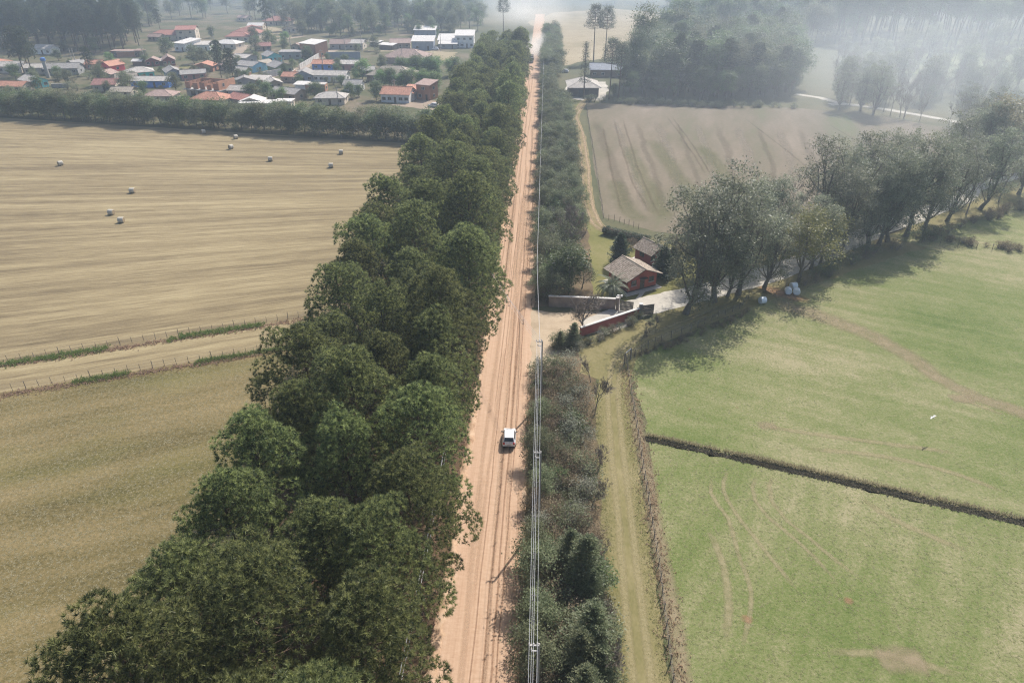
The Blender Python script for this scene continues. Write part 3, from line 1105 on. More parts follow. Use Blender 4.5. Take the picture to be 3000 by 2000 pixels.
# the dirt road: a crowned, slightly lumpy ribbon with wheel furrows
rng = np.random.default_rng(5)
ys = np.concatenate([np.arange(-40, 160, 1.0), np.arange(160, 620, 4.0)])
xs = np.linspace(-8.25, -1.25, 22)
jl, jr = np.cumsum(rng.normal(0, .05, len(ys))), np.cumsum(rng.normal(0, .05, len(ys)))
jl -= np.convolve(jl, np.ones(15) / 15, 'same')
jr -= np.convolve(jr, np.ones(15) / 15, 'same')
V = []
for i, y in enumerate(ys):
    for j, x in enumerate(xs):
        f = j / 21
        xx = x + jl[i] * 3 * (1 - f) ** 6 + jr[i] * 3 * f ** 6
        z = .06 + .05 * math.sin(math.pi * f) - .010 * sum(math.exp(-((x - c + .15 * math.sin(y * .02 + c)) / .16) ** 2) for c in (-6.4, -5.0, -3.9, -2.5))
        V.append((xx, y, z + rng.normal(0, .006)))
nx = len(xs)
F = [(i * nx + j, i * nx + j + 1, (i + 1) * nx + j + 1, (i + 1) * nx + j) for i in range(len(ys) - 1) for j in range(nx - 1)]
road = link('dirt_road', np_mesh('dirt_road', V, F, M['dirt'], None, True))
road['kind'] = 'structure'
rr_ = random.Random(3)
for i in range(34):
    dark = i % 3 == 0
    x = -7.7 + 6.0 * ((i * .618) % 1.0)
    w = rr_.uniform(.22, .4) if dark else rr_.uniform(.4, 1.1)
    y0 = rr_.choice((-20, 10, 40, 70, 110, 160))
    y1 = y0 + rr_.choice((60, 90, 140, 220))
    ph, am, fr = rr_.uniform(0, 6), rr_.uniform(.1, .45), rr_.uniform(.015, .05)
    pts = [(min(-1.7, max(-7.8, x + am * math.sin(y * fr + ph))), y) for y in range(y0, min(y1, 345), 9)]
    lift = .002 + .0015 * (i % 5)
    fstrip('furrow', pts, w, lambda x, l=lift: .072 + .05 * math.sin(math.pi * min(1, max(0, (x + 8.25) / 7))) + l, M['f_wet' if dark else 'f_lite'], 2.0, 90 + i, .06)
# crumbly berms along both edges
for nm, x0, w, hh, ya, yb in (('road_berm', -8.5, .95, .36, -40, 330), ('road_berm', -1.05, .55, .2, -40, 82), ('road_berm', -1.05, .5, .2, 104, 330)):
    yy = np.arange(ya, yb, .45)
    prof = [(-.5, 0), (-.22, .75), (.05, 1.0), (.28, .6), (.5, 0)]
    V = []
    k = np.clip(rng.normal(.75, .3, len(yy)), .15, 1.4)
    for i, y in enumerate(yy):
        for a, h in prof:
            V.append((x0 + a * w * (1 + .3 * rng.normal()) + .12 * math.sin(y * .3), y + rng.normal(0, .1), -.02 + h * hh * k[i] * rng.uniform(.6, 1.2) + .05))
    n5 = len(prof)
    F = [(i * n5 + j, i * n5 + j + 1, (i + 1) * n5 + j + 1, (i + 1) * n5 + j) for i in range(len(yy) - 1) for j in range(n5 - 1)]
    o = link(nm, np_mesh(nm, V, F, M['berm']))
    o['kind'] = 'structure'

# ------------------------------------------------------------------ pine belt left of the road
PINES = [pine(s, H=20, Rc=rc) for s, rc in ((1, 4.6), (2, 5.2), (3, 4.2), (4, 4.9), (5, 5.4), (6, 4.4))]
rnd = random.Random(11)
rows = (('belt row nearest the road', -11.1, 7.4), ('middle row of the belt', -18.0, 8.0), ('belt row along the hay field', -25.0, 7.4))
for rname, x0, sp in rows:
    y = 7 + rnd.uniform(0, 3)
    n = 0
    while y < 338:
        n += 1
        x = x0 + rnd.uniform(-1.3, 1.3)
        s = rnd.uniform(.84, 1.08)
        gap = 118 < y < 128 and x0 < -16
        if not gap:
            plant('pine_tree', PINES[rnd.randrange(6)], (x, y), s, rnd.uniform(0, 6.28),
                  f'{nth(n)} pine from the near end, {rname}', 'pine tree', 'pines in the belt left of the road', s * rnd.uniform(.9, 1.08))
        y += sp * rnd.uniform(.8, 1.25)
# verge weeds under the belt edge
v1 = np.stack([rng.uniform(-11.5, -8.7, 7000), rng.uniform(20, 330, 7000)], 1)
tuft_field('verge_weeds', v1, 4, .35, .06, M['verge'], 3, label='dry reddish weeds between the pine belt and the road')
v2 = along([(-.6, 10), (-.6, 80)], 2500, .25, 8)
tuft_field('roadside_grass', v2, 5, .45, .05, M['drygrass'], 4, label='dry grass along the right edge of the road')

# ------------------------------------------------------------------ plant kinds
SH_LEAF = [shrub(20 + i, 3.2, 1.7, 30, 44, .2, 'leaf') for i in range(2)]
SH_DULL = [shrub(30 + i, 3.0, 1.8, 30, 40, .19, 'dull') for i in range(3)]
SH_DRY = [shrub(40 + i, 2.4, 1.7, 30, 34, .15, 'dry', .32) for i in range(2)]
SH_PALE = [shrub(50 + i, 2.8, 1.5, 28, 40, .16, 'pale', .34) for i in range(2)]
BARE = [bare(60 + i, 9, .5, 4, 'twig', .16, floor=.03) for i in range(3)]
BARE_BIG = [bare(66 + i, 17, .45, 4, 'twig', .24, .6) for i in range(2)]
VASE = [bare(70, 6.5, .6, 3, 'twig', .13, .35, .05, 9, .024)]
CEDAR = [conifer(80 + i, 7.0, 2.9, 130, 60, .26) for i in range(2)]
CYP = [conifer(84, 6.5, 2.3, 170, 60, .3, 'cypress', .05, .02)]
AVE = [broadleaf(90 + i, 21, 5.6, .13, 210, 56, .34, .66, 'olive', limbs=15, low=.10, squash=1.35, droop=.5, r0=.46) for i in range(4)]
AVEB = [broadleaf(96, 14, 6.2, .22, 110, 64, .36, .8, 'yellowgreen', limbs=8, low=.32, droop=.6)]
MID = [broadleaf(100 + i, 10, 4.0, .2, 66, 54, .36, .75, 'dull', limbs=6, low=.15, r0=.2) for i in range(3)]
HEDGE = [broadleaf(110 + i, 9, 3.6, .12, 80, 52, .42, .8, 'leaf' if i % 2 else 'dull', limbs=7, low=.08, r0=.18) for i in range(4)]
ROUND = [broadleaf(120 + i, 9, 3.8, .18, 70, 60, .42, .8, m, limbs=7, low=.1, r0=.2) for i, m in enumerate(('leaf', 'bright', 'dull'))]
WOOD = [broadleaf(130 + i, 20, 6.5, .25, 100, 56, .6, 1.15, m, limbs=9, low=.22) for i, m in enumerate(('leaf', 'gum', 'dull', 'leaf'))]
GUM = [broadleaf(140 + i, 27, 4.6, .45, 70, 60, .55, 1.1, 'gum', limbs=7, low=.42, droop=.8) for i in range(3)]
RUST = [broadleaf(150, 19, 6.0, .25, 90, 60, .5, 1.0, 'rust', limbs=8, low=.3)]
PINE_FAR = [pine(160 + i, 22, 4.2, 48, 900, 9, .6, .09, .34, 'pine_far', .6) for i in range(3)]
ARA = [araucaria(170 + i, 22, 4.6) for i in range(2)]
ARA_Y = [araucaria(175, 20, 3, True)]
PALM = [palm(180)]
rnd = random.Random(21)
TAU = 2 * math.pi

# ------------------------------------------------------------------ near roadside strip, right of the road
g = 'shrubs in the near roadside strip'
for i, (x, y, s, sz, lb) in enumerate((
        (5.0, 45.8, 1.0, .95, 'broad feathery conifer in the strip, upper of the pair by the lane'), (3.6, 47.6, .7, .8, 'small feathery conifer behind the upper conifer by the lane'), (5.6, 44.0, .62, .6, 'low feathery conifer in front of the upper conifer'),
        (5.2, 38.2, 1.05, .95, 'broad feathery conifer beside the lane, lower of the pair'), (4.2, 36.2, .8, .85, 'feathery conifer at the left of the lower conifer'), (5.9, 36.0, .7, .6, 'low feathery conifer spilling toward the grass lane'),
        (4.4, 33.2, .75, .8, 'feathery conifer cut by the bottom edge'))):
    plant('conifer_tree', CEDAR[i % 2], (x, y), s, i * 1.3, lb, 'conifer', 'feathery roadside conifers', sz)
plant('conifer_tree', CEDAR[0], P(1680, 1010), .55, 4.0, 'small dark conifer at the end of the red entry wall', 'conifer', 'feathery roadside conifers')
plant('conifer_tree', CEDAR[1], P(1640, 1020), .42, 3.0, 'smallest dark conifer beside the entry apron', 'conifer', 'feathery roadside conifers')
kinds = ((SH_DULL, 'dull green shrub in the strip between dirt road and grass lane'),
         (SH_DRY, 'brown leafless brush in the strip between dirt road and grass lane'),
         (SH_PALE, 'pale silvery shrub in the strip between dirt road and grass lane'),
         (SH_LEAF, 'green leafy shrub in the strip between dirt road and grass lane'))
y = 24
while y < 86:
    for x in np.arange(.6, 6.6, 1.75):
        lim = 6.4 if y < 80 else 5.0
        if x > lim: continue
        r_ = rnd.random()
        if 58 < y < 84: w = (.28, .86, .94, 1) if x > 2 else (.35, .72, .87, 1)
        else: w = (.22, .64, .88, 1)
        k = next(i for i, c in enumerate(w) if r_ <= c)
        pr, lb = kinds[k]
        s = rnd.uniform(.75, 1.25) * (1 if y > 45 else 1.05) * (.8 if x < 1 else 1.0)
        plant('roadside_shrub', rnd.choice(pr), (x + rnd.uniform(-.6, .6), y + rnd.uniform(-.7, .7)), s, rnd.uniform(0, TAU), lb.split(' in the strip')[0] + ' in the roadside strip, ' + band(y, (36, 50, 60, 72), ('at the bottom edge', 'beside the feathery conifers', 'level with the second power pole', 'level with the white car', 'near the entry apron')) + ', ' + band(x, (1.9, 4.2), ('road side', 'in the middle', 'lane side')), 'shrub', g, s * rnd.uniform(.75, 1.15))
    y += rnd.uniform(1.5, 2.1)
for i, (x, y, s) in enumerate(((.5, 29, .5), (.4, 36.5, .55), (.3, 40.5, .5), (.6, 45, .6), (.4, 48.5, .52), (.5, 58, .45), (.4, 64, .5), (.6, 71, .42))):
    plant('roadside_tree', MID[i % 3], (x, y), s, i * 1.9, f'{nth(i + 1)} small tree from the bottom edge, close to the right road edge', 'tree', 'small trees at the right road edge')
for i, (px, py, s, lb) in enumerate(((1742, 1215, .62, 'slender bare tree on the lane edge, opposite the white car'), (1748, 1390, .5, 'slender bare sapling on the lane edge below the white car'),
                                     (1735, 1480, .45, 'thin bare sapling above the feathery conifers'), (1765, 1680, .5, 'thin bare sapling between the feathery conifers and the lane'),
                                     (1810, 1985, .55, 'bare grey tree at the bottom edge beside the grass lane'), (1730, 1120, .45, 'bare grey sapling where the grass lane bends'),
                                     (1760, 1830, .35, 'thin bare sapling right of the lowest conifer'))):
    plant('bare_tree', BARE[i % 3], P(px, py), s, i, lb, 'bare tree', 'bare saplings along the grass lane', s * 1.15)
plant('bare_tree', VASE[0], P(1703, 975), 1.3, 1, 'bare vase-shaped tree in front of the entry apron', 'bare tree')
for i, (px, py) in enumerate(((1890, 978), (1920, 960), (1878, 1000))):
    plant('bare_tree', BARE[i], P(px, py), .3, i, ('small bare sapling left of the black gate leaf', 'small bare sapling beside the estate drive edge', 'crooked bare sapling under the red wall')[i], 'bare tree', 'saplings by the gate')
# brush along the red wall
wb = [D(690, 1290), D(850, 1210), D(1000, 1140), D(1120, 1080), D(1180, 1040)]
for i, q in enumerate(along(wb, 16, .35, 5)):
    plant('wall_shrub', rnd.choice(SH_DRY + SH_PALE + SH_DULL), q, rnd.uniform(.38, .6), rnd.uniform(0, TAU), 'low brown brush growing at the foot of the red entry wall', 'shrub', 'brush below the red wall')
for i, q in enumerate(along([D(330, 1330), D(450, 1290), D(600, 1330)], 7, .6, 6)):
    plant('wall_shrub', rnd.choice(SH_PALE + SH_DULL), q, rnd.uniform(.6, .85), rnd.uniform(0, TAU), 'rounded grey-green shrub at the corner of entry apron and road', 'shrub', 'shrubs at the apron corner')

# ------------------------------------------------------------------ far roadside strip, beyond the entry
kinds2 = ((MID, 'grey-green tree in the wooded strip right of the road beyond the entry', 'tree', .55),
          (SH_DULL, 'dull green shrub in the wooded strip right of the road beyond the entry', 'shrub', 1.3),
          (SH_LEAF, 'dark green shrub in the wooded strip right of the road beyond the entry', 'shrub', 1.3),
          (SH_PALE, 'silvery shrub in the wooded strip right of the road beyond the entry', 'shrub', 1.2))
y = 107
while y < 330:
    xr = 6.5 if y < 112 else (9.0 if y < 268 else 3.5)
    for x in np.arange(.4, xr, 2.5):
        if y > 112 and x > 7.6 and y < 135: continue
        if y < 118 and x > 5: continue
        r_ = rnd.random()
        k = 0 if r_ < (.55 if y > 150 else .3) else (1 if r_ < .74 else (2 if r_ < .9 else 3))
        pr, lb, cat, sc0 = kinds2[k]
        s = sc0 * rnd.uniform(.75, 1.2) * (.8 if x < 1.2 else 1) * (1.15 if y > 230 else 1)
        plant('roadside_tree' if k == 0 else 'roadside_shrub', rnd.choice(pr), (x + rnd.uniform(-.8, .8), y + rnd.uniform(-.9, .9)), s, rnd.uniform(0, TAU), lb.split(' in the')[0] + ' in the far wooded strip, ' + band(y, (125, 150, 180, 215, 250, 285), ('by the gate house lawn', 'by the trimmed hedge', 'by the near ploughed field', 'by the middle ploughed field', 'by the far ploughed field', 'by the barn', 'beyond the barn')) + ', ' + band(x, (2.6, 5.2), ('road side', 'middle', 'track side')), cat, 'plants of the far wooded strip')
    y += rnd.uniform(2.2, 3.0)
y, n = 109, 0
while y < 325:
    n += 1
    plant('roadside_tree', MID[n % 3], (.5 + rnd.uniform(-.3, .3), y), rnd.uniform(.5, .72), n, f'{nth(n)} taller tree beyond the entry, close to the right road edge', 'tree', 'taller trees at the right road edge')
    y += rnd.uniform(7, 17)
y = 330
while y < 470:
    for x in (1.5, 5.5):
        s = rnd.uniform(.7, 1.05)
        plant('roadside_tree', rnd.choice(MID + HEDGE), (x + rnd.uniform(-1, 1), y), s, rnd.uniform(0, TAU), 'hazy tree right of the road beside the dust, ' + band(y, (365, 400, 435), ('near end', 'nearer half', 'farther half', 'far end')) + (', road side' if x < 3 else ', field side'), 'tree', 'trees right of the dusty road end')
    y += rnd.uniform(3.5, 5)
for i, (px, py, s, lb) in enumerate(((1676, 740, 1.15, 'tall bare grey tree standing between the road and the lawn'), (1690, 745, .8, 'leaning bare tree at the lawn edge'),)):
    plant('bare_tree', BARE[i], P(px, py), s, i + 2, lb, 'bare tree')
for i, (px, py, s, lb) in enumerate(((1668, 858, .92, 'dark leafy tree behind the left entry wall'), (1630, 850, .7, 'leafy tree at the road corner of the entry wall'), (1705, 845, .5, 'small leafy tree behind the entry wall beside the palm'),
                                     (1622, 790, .6, 'leafy tree beside the road, above the entry wall'))):
    plant('garden_tree', ROUND[0] if i < 2 else MID[i % 3], P(px, py), s, i * 2, lb, 'tree')
plant('palm_tree', PALM[0], P(1790, 868), 1.4, .5, 'bushy low palm in front of the red gate house', 'palm')
plant('cypress_tree', CYP[0], P(1813, 775), 1.0, 1, 'dark cone-shaped conifer behind the red gate house', 'conifer')
plant('cypress_tree', CYP[0], P(1938, 812), .95, 2, 'dark conifer between the gate house and the avenue trees', 'conifer')
plant('cypress_tree', CYP[0], P(1965, 800), .8, 3, 'dark conifer right of the gate house, against the avenue', 'conifer')
for i, q in enumerate(along([P(1850, 735), P(1900, 725), P(1960, 730), P(1990, 760)], 9, 1.0, 9)):
    plant('garden_shrub', rnd.choice(SH_DRY + SH_DULL + [BARE[0]]), q, rnd.uniform(.7, 1.1) if i % 3 else .5, rnd.uniform(0, TAU), 'brown leafless brush behind the red gate house', 'shrub', 'brush behind the gate house')

# ------------------------------------------------------------------ avenue on the right
av = [(2009, 918, 1.05, 0), (2090, 884, 1.12, 1), (2131, 868, .6, 2), (2163, 862, .95, 3), (2239, 842, .72, 0), (2339, 826, .95, 'b'), (2376, 790, .7, 2), (2403, 775, .8, 'b'),
      (2461, 742, .8, 3), (2544, 722, .95, 0), (2574, 716, .85, 1), (2600, 708, .9, 2), (2654, 692, 1.0, 3), (2706, 672, .95, 1), (2774, 648, .85, 0), (2830, 628, .8, 'n'), (2870, 614, .9, 2), (2925, 592, .8, 'n'), (2984, 570, .9, 1)]
for i, (px, py, s, k) in enumerate(av):
    pr = AVEB[0] if k == 'b' else (BARE_BIG[i % 2] if k == 'n' else AVE[k])
    q = P(px, py)
    plant('avenue_tree', pr, q, s, i * 1.7, f'{nth(i + 1)} tree from the gate in the avenue, pasture side of the drive', 'tree', 'avenue trees on the pasture side')
bk = [(2080, 800, .8, 1), (2150, 775, .9, 'n'), (2205, 755, .8, 2), (2262, 745, .75, 3), (2290, 720, .8, 'n'), (2380, 700, 1.0, 0), (2440, 675, .85, 1), (2500, 655, .95, 2), (2560, 630, .9, 3), (2620, 610, .85, 0), (2690, 585, .85, 'n'),
      (2760, 560, .9, 1), (2830, 530, .9, 'n'), (2890, 515, 1.05, 'r'), (2950, 490, .9, 2), (3010, 470, .9, 0)]
for i, (px, py, s, k) in enumerate(bk):
    pr = RUST[0] if k == 'r' else (BARE_BIG[i % 2] if k == 'n' else AVE[k])
    plant('avenue_tree', pr, P(px, py), s, i * 2.1 + 1, ('large rusty-crowned tree near the right edge, field side of the drive' if k == 'r' else f'{nth(i + 1)} tree from the gate in the avenue, field side of the drive'), 'tree', 'avenue trees on the field side')
for i, q in enumerate(along([P(2340, 835), P(2480, 770), P(2620, 725), P(2760, 690)], 22, 1.0, 12)):
    plant('avenue_shrub', rnd.choice(SH_DULL + SH_DRY), q, rnd.uniform(.6, 1.0), rnd.uniform(0, TAU), 'low shrub growing under the avenue trees beside the pasture', 'shrub', 'shrubs under the avenue')
for i, q in enumerate(along([P(2700, 700), P(2860, 720), P(3000, 735)], 26, .7, 13)):
    plant('boundary_shrub', SH_DRY[i % 2], q, rnd.uniform(.4, .7), rnd.uniform(0, TAU), 'low brown shrub in the hedge between the two right-hand pastures', 'shrub', 'hedge between pastures')
for i, q in enumerate(along([P(2720, 690), P(2860, 650), P(3000, 605)], 34, .9, 14)):
    plant('boundary_shrub', SH_DRY[i % 2], q, rnd.uniform(.45, .7), rnd.uniform(0, TAU), 'low brown shrub along the fence beside the far right pasture', 'shrub', 'hedge by the far right pasture')
for i, q in enumerate(along([D(1130, 1400), D(1600, 1230), D(1900, 1110), D(2150, 990)], 40, .5, 15)):
    plant('fence_shrub', rnd.choice(SH_DRY), q, rnd.uniform(.2, .42), rnd.uniform(0, TAU), 'low dry brush along the fence between lane and pasture', 'shrub', 'brush along the pasture fence')

# ------------------------------------------------------------------ bare and leafy trees on the far right, along the wood drive
for i, q in enumerate(along([P(2480, 318), P(2650, 345), P(2800, 372), P(2960, 405)], 20, 2.5, 16)):
    plant('drive_tree', (BARE_BIG + [AVE[1]])[i % 3], q, rnd.uniform(.55, .85), i, 'bare hazy tree lining the far drive on the right', 'tree', 'bare trees along the far drive')
for i in range(130):
    q = P(rnd.uniform(2440, 3080), rnd.uniform(160, 318))
    plant('meadow_tree', (BARE_BIG + [MID[0], AVE[2], BARE_BIG[0]])[i % 5], q, rnd.uniform(.55, .9), i, ('hazy bare tree', 'hazy bare tree', 'small hazy leafy tree', 'hazy leafy tree', 'hazy bare tree')[i % 5] + ' in the meadow beyond the far drive, ' + band(q[0], (125, 160, 200), ('left part', 'middle part', 'right part', 'at the right edge')), 'tree', 'hazy meadow trees')
for i in range(9):
    q = P(rnd.uniform(2800, 3030), rnd.uniform(430, 520))
    plant('meadow_tree', AVE[i % 4], q, rnd.uniform(.7, .95), i, 'grey-green tree at the right edge beyond the avenue', 'tree', 'trees at the right edge')
n = 0
for row in range(5):
    for i in range(26):
        q = P(2440 + i * 26 + rnd.uniform(-10, 10), 128 + row * -16 + i * .6 + rnd.uniform(-5, 5))
        n += 1
        plant('gum_tree', GUM[n % 3], q, rnd.uniform(.9, 1.2), rnd.uniform(0, TAU), 'tall straight-trunked gum tree in the top right plantation, ' + ('front row, ', 'second row, ', 'third row, ', 'fourth row, ', 'rear row, ')[row] + band(i, (6, 13, 20), ('left end', 'left of middle', 'right of middle', 'right end')), 'tree', 'gum plantation at top right')

# ------------------------------------------------------------------ the wood behind the ploughed field
front = [C(1330, 905), C(1500, 915), C(1700, 925), C(1900, 930), C(2100, 940), C(2300, 940), P(2200, 290), P(2330, 285)]
n = 0
for row, (dy, cnt) in enumerate(((0, 20), (9, 20), (19, 20), (31, 20), (45, 20), (62, 18), (82, 18), (105, 16))):
    ln = smooth_line(front, 1.0)
    for i in range(cnt):
        p = ln[min(len(ln) - 1, int((i + rnd.uniform(0, .9)) / cnt * len(ln)))]
        n += 1
        pr = (WOOD + [WOOD[0], PINE_FAR[1]])[rnd.randrange(6)]
        s = rnd.uniform(.75, 1.05) * (.62 if row == 0 else (1.0 if row < 6 else 1.08))
        plant('wood_tree', pr, (p.x + rnd.uniform(-2, 2) + dy * .28, p.y + dy + rnd.uniform(-3, 3)), s, rnd.uniform(0, TAU),
              ('low tree on the front edge of the dark wood, ' if row == 0 else ('tall tree just inside the dark wood, ' if row < 4 else 'tall tree deep in the dark wood, ')) + band(i / cnt, (.2, .4, .6, .8), ('left end by the araucarias', 'left of its middle', 'in its middle', 'right of its middle', 'right end by the far drive')), 'tree',
              'front trees of the dark wood' if row == 0 else 'trees of the dark wood')
plant('gum_tree', GUM[0], C(1480, 800), 1.15, 0, 'tallest pale gum tree at the left end of the dark wood', 'tree')
plant('gum_tree', GUM[1], C(1430, 850), .9, 1, 'loose-crowned gum tree beside the two araucaria trunks', 'tree')
plant('araucaria_tree', ARA[0], C(1205, 912), .96, 0, 'araucaria with flat crown, left of the pair of trunks by the barn yard', 'araucaria')
plant('araucaria_tree', ARA[1], C(1290, 912), .9, 1, 'araucaria with flat crown, right of the pair of trunks by the barn yard', 'araucaria')
plant('araucaria_tree', ARA_Y[0], C(972, 905), 1.0, 2, 'slender young araucaria in front of the barn', 'araucaria')
plant('araucaria_tree', ARA[0], C(1062, 570), 1.15, 3, 'tall araucaria behind the barn against the pale field', 'araucaria')
plant('araucaria_tree', ARA[1], C(1165, 560), 1.1, 1, 'araucaria behind the barn, beside the tallest gum tree', 'araucaria')
plant('araucaria_tree', ARA[1], C(235, 330), 1.0, 4, 'dark round araucaria at the far end of the pine belt', 'araucaria')
plant('araucaria_tree', ARA[0], C(2090, 260), .9, 4, 'araucaria standing over the dusty far road', 'araucaria')
plant('garden_tree', ROUND[0], C(1248, 880), .5, 1, 'small round tree beside the araucaria trunks in the barn yard', 'tree')
hedge_line = [C(990, 935), C(1300, 950), C(1700, 965), C(2100, 985), P(2200, 314), P(2330, 318)]
for i, q in enumerate(along(hedge_line, 60, .8, 17)):
    plant('wood_shrub', rnd.choice(SH_DULL), q, rnd.uniform(.55, .85), rnd.uniform(0, TAU), 'low grey shrub between ploughed field and dark wood, ' + band(q[0], (40, 65, 90), ('left end', 'left of middle', 'right of middle', 'right end')), 'shrub', 'shrub line in front of the wood')

# ------------------------------------------------------------------ tree row behind the hay field
n = 0
for i in range(64):
    x = -205 + i * 2.72 + rnd.uniform(-.8, .8)
    n += 1
    plant('hedgerow_tree', rnd.choice(HEDGE + [MID[0]]), (x, hedge_y(x) + rnd.uniform(-.8, 1.0)), rnd.uniform(.72, 1.05), rnd.uniform(0, TAU),
          f'{nth(n)} tree from the left in the dark tree row behind the hay field', 'tree', 'front tree row behind the hay field')
for i in range(40):
    x = -205 + i * 4.3 + rnd.uniform(-1.2, 1.2)
    plant('hedgerow_tree', rnd.choice(HEDGE + MID), (x, hedge_y(x) + 4.5 + rnd.uniform(-1, 1)), rnd.uniform(.7, .95), rnd.uniform(0, TAU),
          'tree half hidden behind the dark tree row, on the town side', 'tree', 'hidden second row behind the hay field')

# ------------------------------------------------------------------ pine grove at the far left and woods behind the town
n = 0
for row in range(9):
    for i in range(13):
        q = A(-80 + i * 112 + rnd.uniform(-25, 25), 470 - row * 22 + rnd.uniform(-6, 6) - (8 if i < 5 else 0))
        if i > 11 and row < 2: continue
        n += 1
        plant('pine_tree', PINE_FAR[n % 3], q, rnd.uniform(.9, 1.12), rnd.uniform(0, TAU), 'tall dark pine in the dense far left grove, ' + band(row, (2, 5), ('front edge, ', 'inside, ', 'rear, ')) + band(i, (3, 6, 9), ('at the left edge', 'left of its middle', 'right of its middle', 'at its right end')), 'pine tree', 'pine grove at the far left')
for i, (zx, zy, s, pr, lb) in enumerate(((230, 690, .95, PINE_FAR[0], 'leftmost of the lone pines among the houses at the far left'), (305, 692, .9, PINE_FAR[1], 'second lone pine among the houses at the far left'), (270, 660, .9, PINE_FAR[2], 'lone pine behind the pair at the far left houses'),
                                         (850, 690, .55, PINE_FAR[1], 'short pine left of the red house'), (2035, 715, .72, PINE_FAR[0], 'lone pine rising behind the unfinished brick building'), (2160, 800, .7, PINE_FAR[2], 'lone pine right of the unfinished brick building'))):
    plant('pine_tree', pr, A(zx, zy), s, i, lb, 'pine tree', 'lone pines among the houses', s)
n = 0
for i in range(80):
    q = B(rnd.uniform(540, 2050), rnd.uniform(205, 345))
    if q[0] > -14: continue
    n += 1
    plant('town_wood_tree', rnd.choice(WOOD + ROUND), q, rnd.uniform(.55, .95), rnd.uniform(0, TAU), 'tree in the grey-green wood behind the white-roofed town houses, ' + band(q[0], (-130, -90, -50), ('left end', 'left of middle', 'right of middle', 'right end')), 'tree', 'wood behind the town')
for i in range(230):
    px, py = rnd.uniform(340, 1420), rnd.uniform(-16, 92)
    q = P(px, py)
    if 490 < px < 780 and py > 60: continue
    if -20 < q[0] < 20: continue
    plant('hill_tree', rnd.choice(WOOD + GUM[:1] + PINE_FAR[:1]), q, rnd.uniform(.6, 1.0), rnd.uniform(0, TAU), 'hazy tree on the far slope behind the town, ' + band(px, (560, 760, 960, 1180), ('by the pine grove', 'above the red roofs', 'above the brick block', 'above the white roofs', 'near the road dust')) + band(py, (20, 55), (', top edge', ', upper part', ', lower part')), 'tree', 'far trees behind the town')
for i in range(150):
    px, py = rnd.uniform(-60, 3050), rnd.uniform(-45, 14)
    q = P(px, py)
    if 1150 < px < 1500 and py > -15: continue
    plant('far_tree', rnd.choice(WOOD + GUM[:1]), q, rnd.uniform(.9, 1.3), rnd.uniform(0, TAU), 'tree in the hazy far wood along the top edge, ' + band(px, (600, 1200, 1800, 2400), ('left end', 'left of middle', 'middle', 'right of middle', 'right end')), 'tree', 'far wood along the top edge')
for i in range(110):
    px, py = rnd.uniform(1950, 2520), rnd.uniform(5, 130)
    plant('far_tree', rnd.choice(WOOD + PINE_FAR[:1]), P(px, py), rnd.uniform(.85, 1.15), rnd.uniform(0, TAU), 'hazy tree on the slope behind the dark wood, ' + band(px, (2100, 2250, 2400), ('left end', 'left of middle', 'right of middle', 'right end')) + band(py, (45, 90), (', top edge', ', upper part', ', lower part')), 'tree', 'hazy slope behind the dark wood')
# a closed canopy far off that reads as one mass
rng = np.random.default_rng(9)
fw = Geo()
pts = np.stack([rng.uniform(-900, 900, 1500), rng.uniform(760, 1500, 1500), rng.uniform(4, 13, 1500)], 1)
pts = pts[np.abs(pts[:, 0] + 5) > 12]
fw.leaves(pts, 40, 4.0, 3.0, rng, .6)
o = link('far_wood', fw.mesh('far_wood', M['gum']))
tag(o, 'hazy unbroken woodland on the far slopes along the top edge', None, None, 'stuff')

# ------------------------------------------------------------------ trees and bushes in the town
for i, (zx, zy, s, k, lb) in enumerate((
        (1140, 740, .95, 'bright', 'round bright green tree right of the long white house'), (1265, 925, .8, 'leaf', 'round dark tree left of the white house with orange roof'), (1030, 905, .65, 'leaf', 'dark tree right of the pale hip-roofed house by the tree row'),
        (700, 905, .62, 'leaf', 'dark round tree by the roofless brick shed'), (760, 905, .5, 'leaf', 'small dark tree right of the round one by the brick shed'), (270, 935, .8, 'leaf', 'dark pointed tree left of the grey-roofed house by the tree row'), (140, 935, .72, 'leaf', 'dark tree beside the pale blue house corner'),
        (400, 945, .6, 'bright', 'light green bush in front of the grey-roofed house'), (1250, 465, .8, 'dull', 'grey-brown tree left of the brown hip roof'), (640, 545, .7, 'leaf', 'dark bush in front of the tall brick block'), (150, 480, .8, 'dull', 'bare brownish tree on the slope left of the brick block'),
        (1080, 480, .45, 'dull', 'grey bush in front of the grey-roofed sheds'), (280, 440, 1.0, 'leaf', 'dark narrow tree by the tall street pole'), (430, 420, .8, 'bright', 'green tree right of the tall street pole'), (1320, 640, .7, 'dull', 'dull tree below the brown hip roof'),
        (560, 760, .35, 'dull', 'low bush beside the street in front of the gabled house'), (800, 770, .3, 'dull', 'low bush in front of the long white house'))):
    kk = {'leaf': ROUND[0], 'bright': ROUND[1], 'dull': ROUND[2]}[k]
    plant('town_tree', kk, B(zx, zy), s, i, lb, 'tree')
for i, q in enumerate(along([B(1440, 700), B(1600, 690), B(1800, 705), B(1960, 700)], 13, 2, 18)):
    plant('town_tree', ROUND[1 if i % 3 else 0], q, rnd.uniform(.75, 1.0), i, 'bright green tree in the row below the brown hip roof', 'tree', 'green row below the hip roof')
for i, q in enumerate(along([B(1230, 815), B(1450, 800), B(1700, 810), B(1880, 830)], 15, 2, 19)):
    plant('town_tree', ROUND[1 if i % 4 else 0], q, rnd.uniform(.6, .85), i, 'bright green tree in the row behind the white house with orange roof', 'tree', 'green row behind the orange roofs')
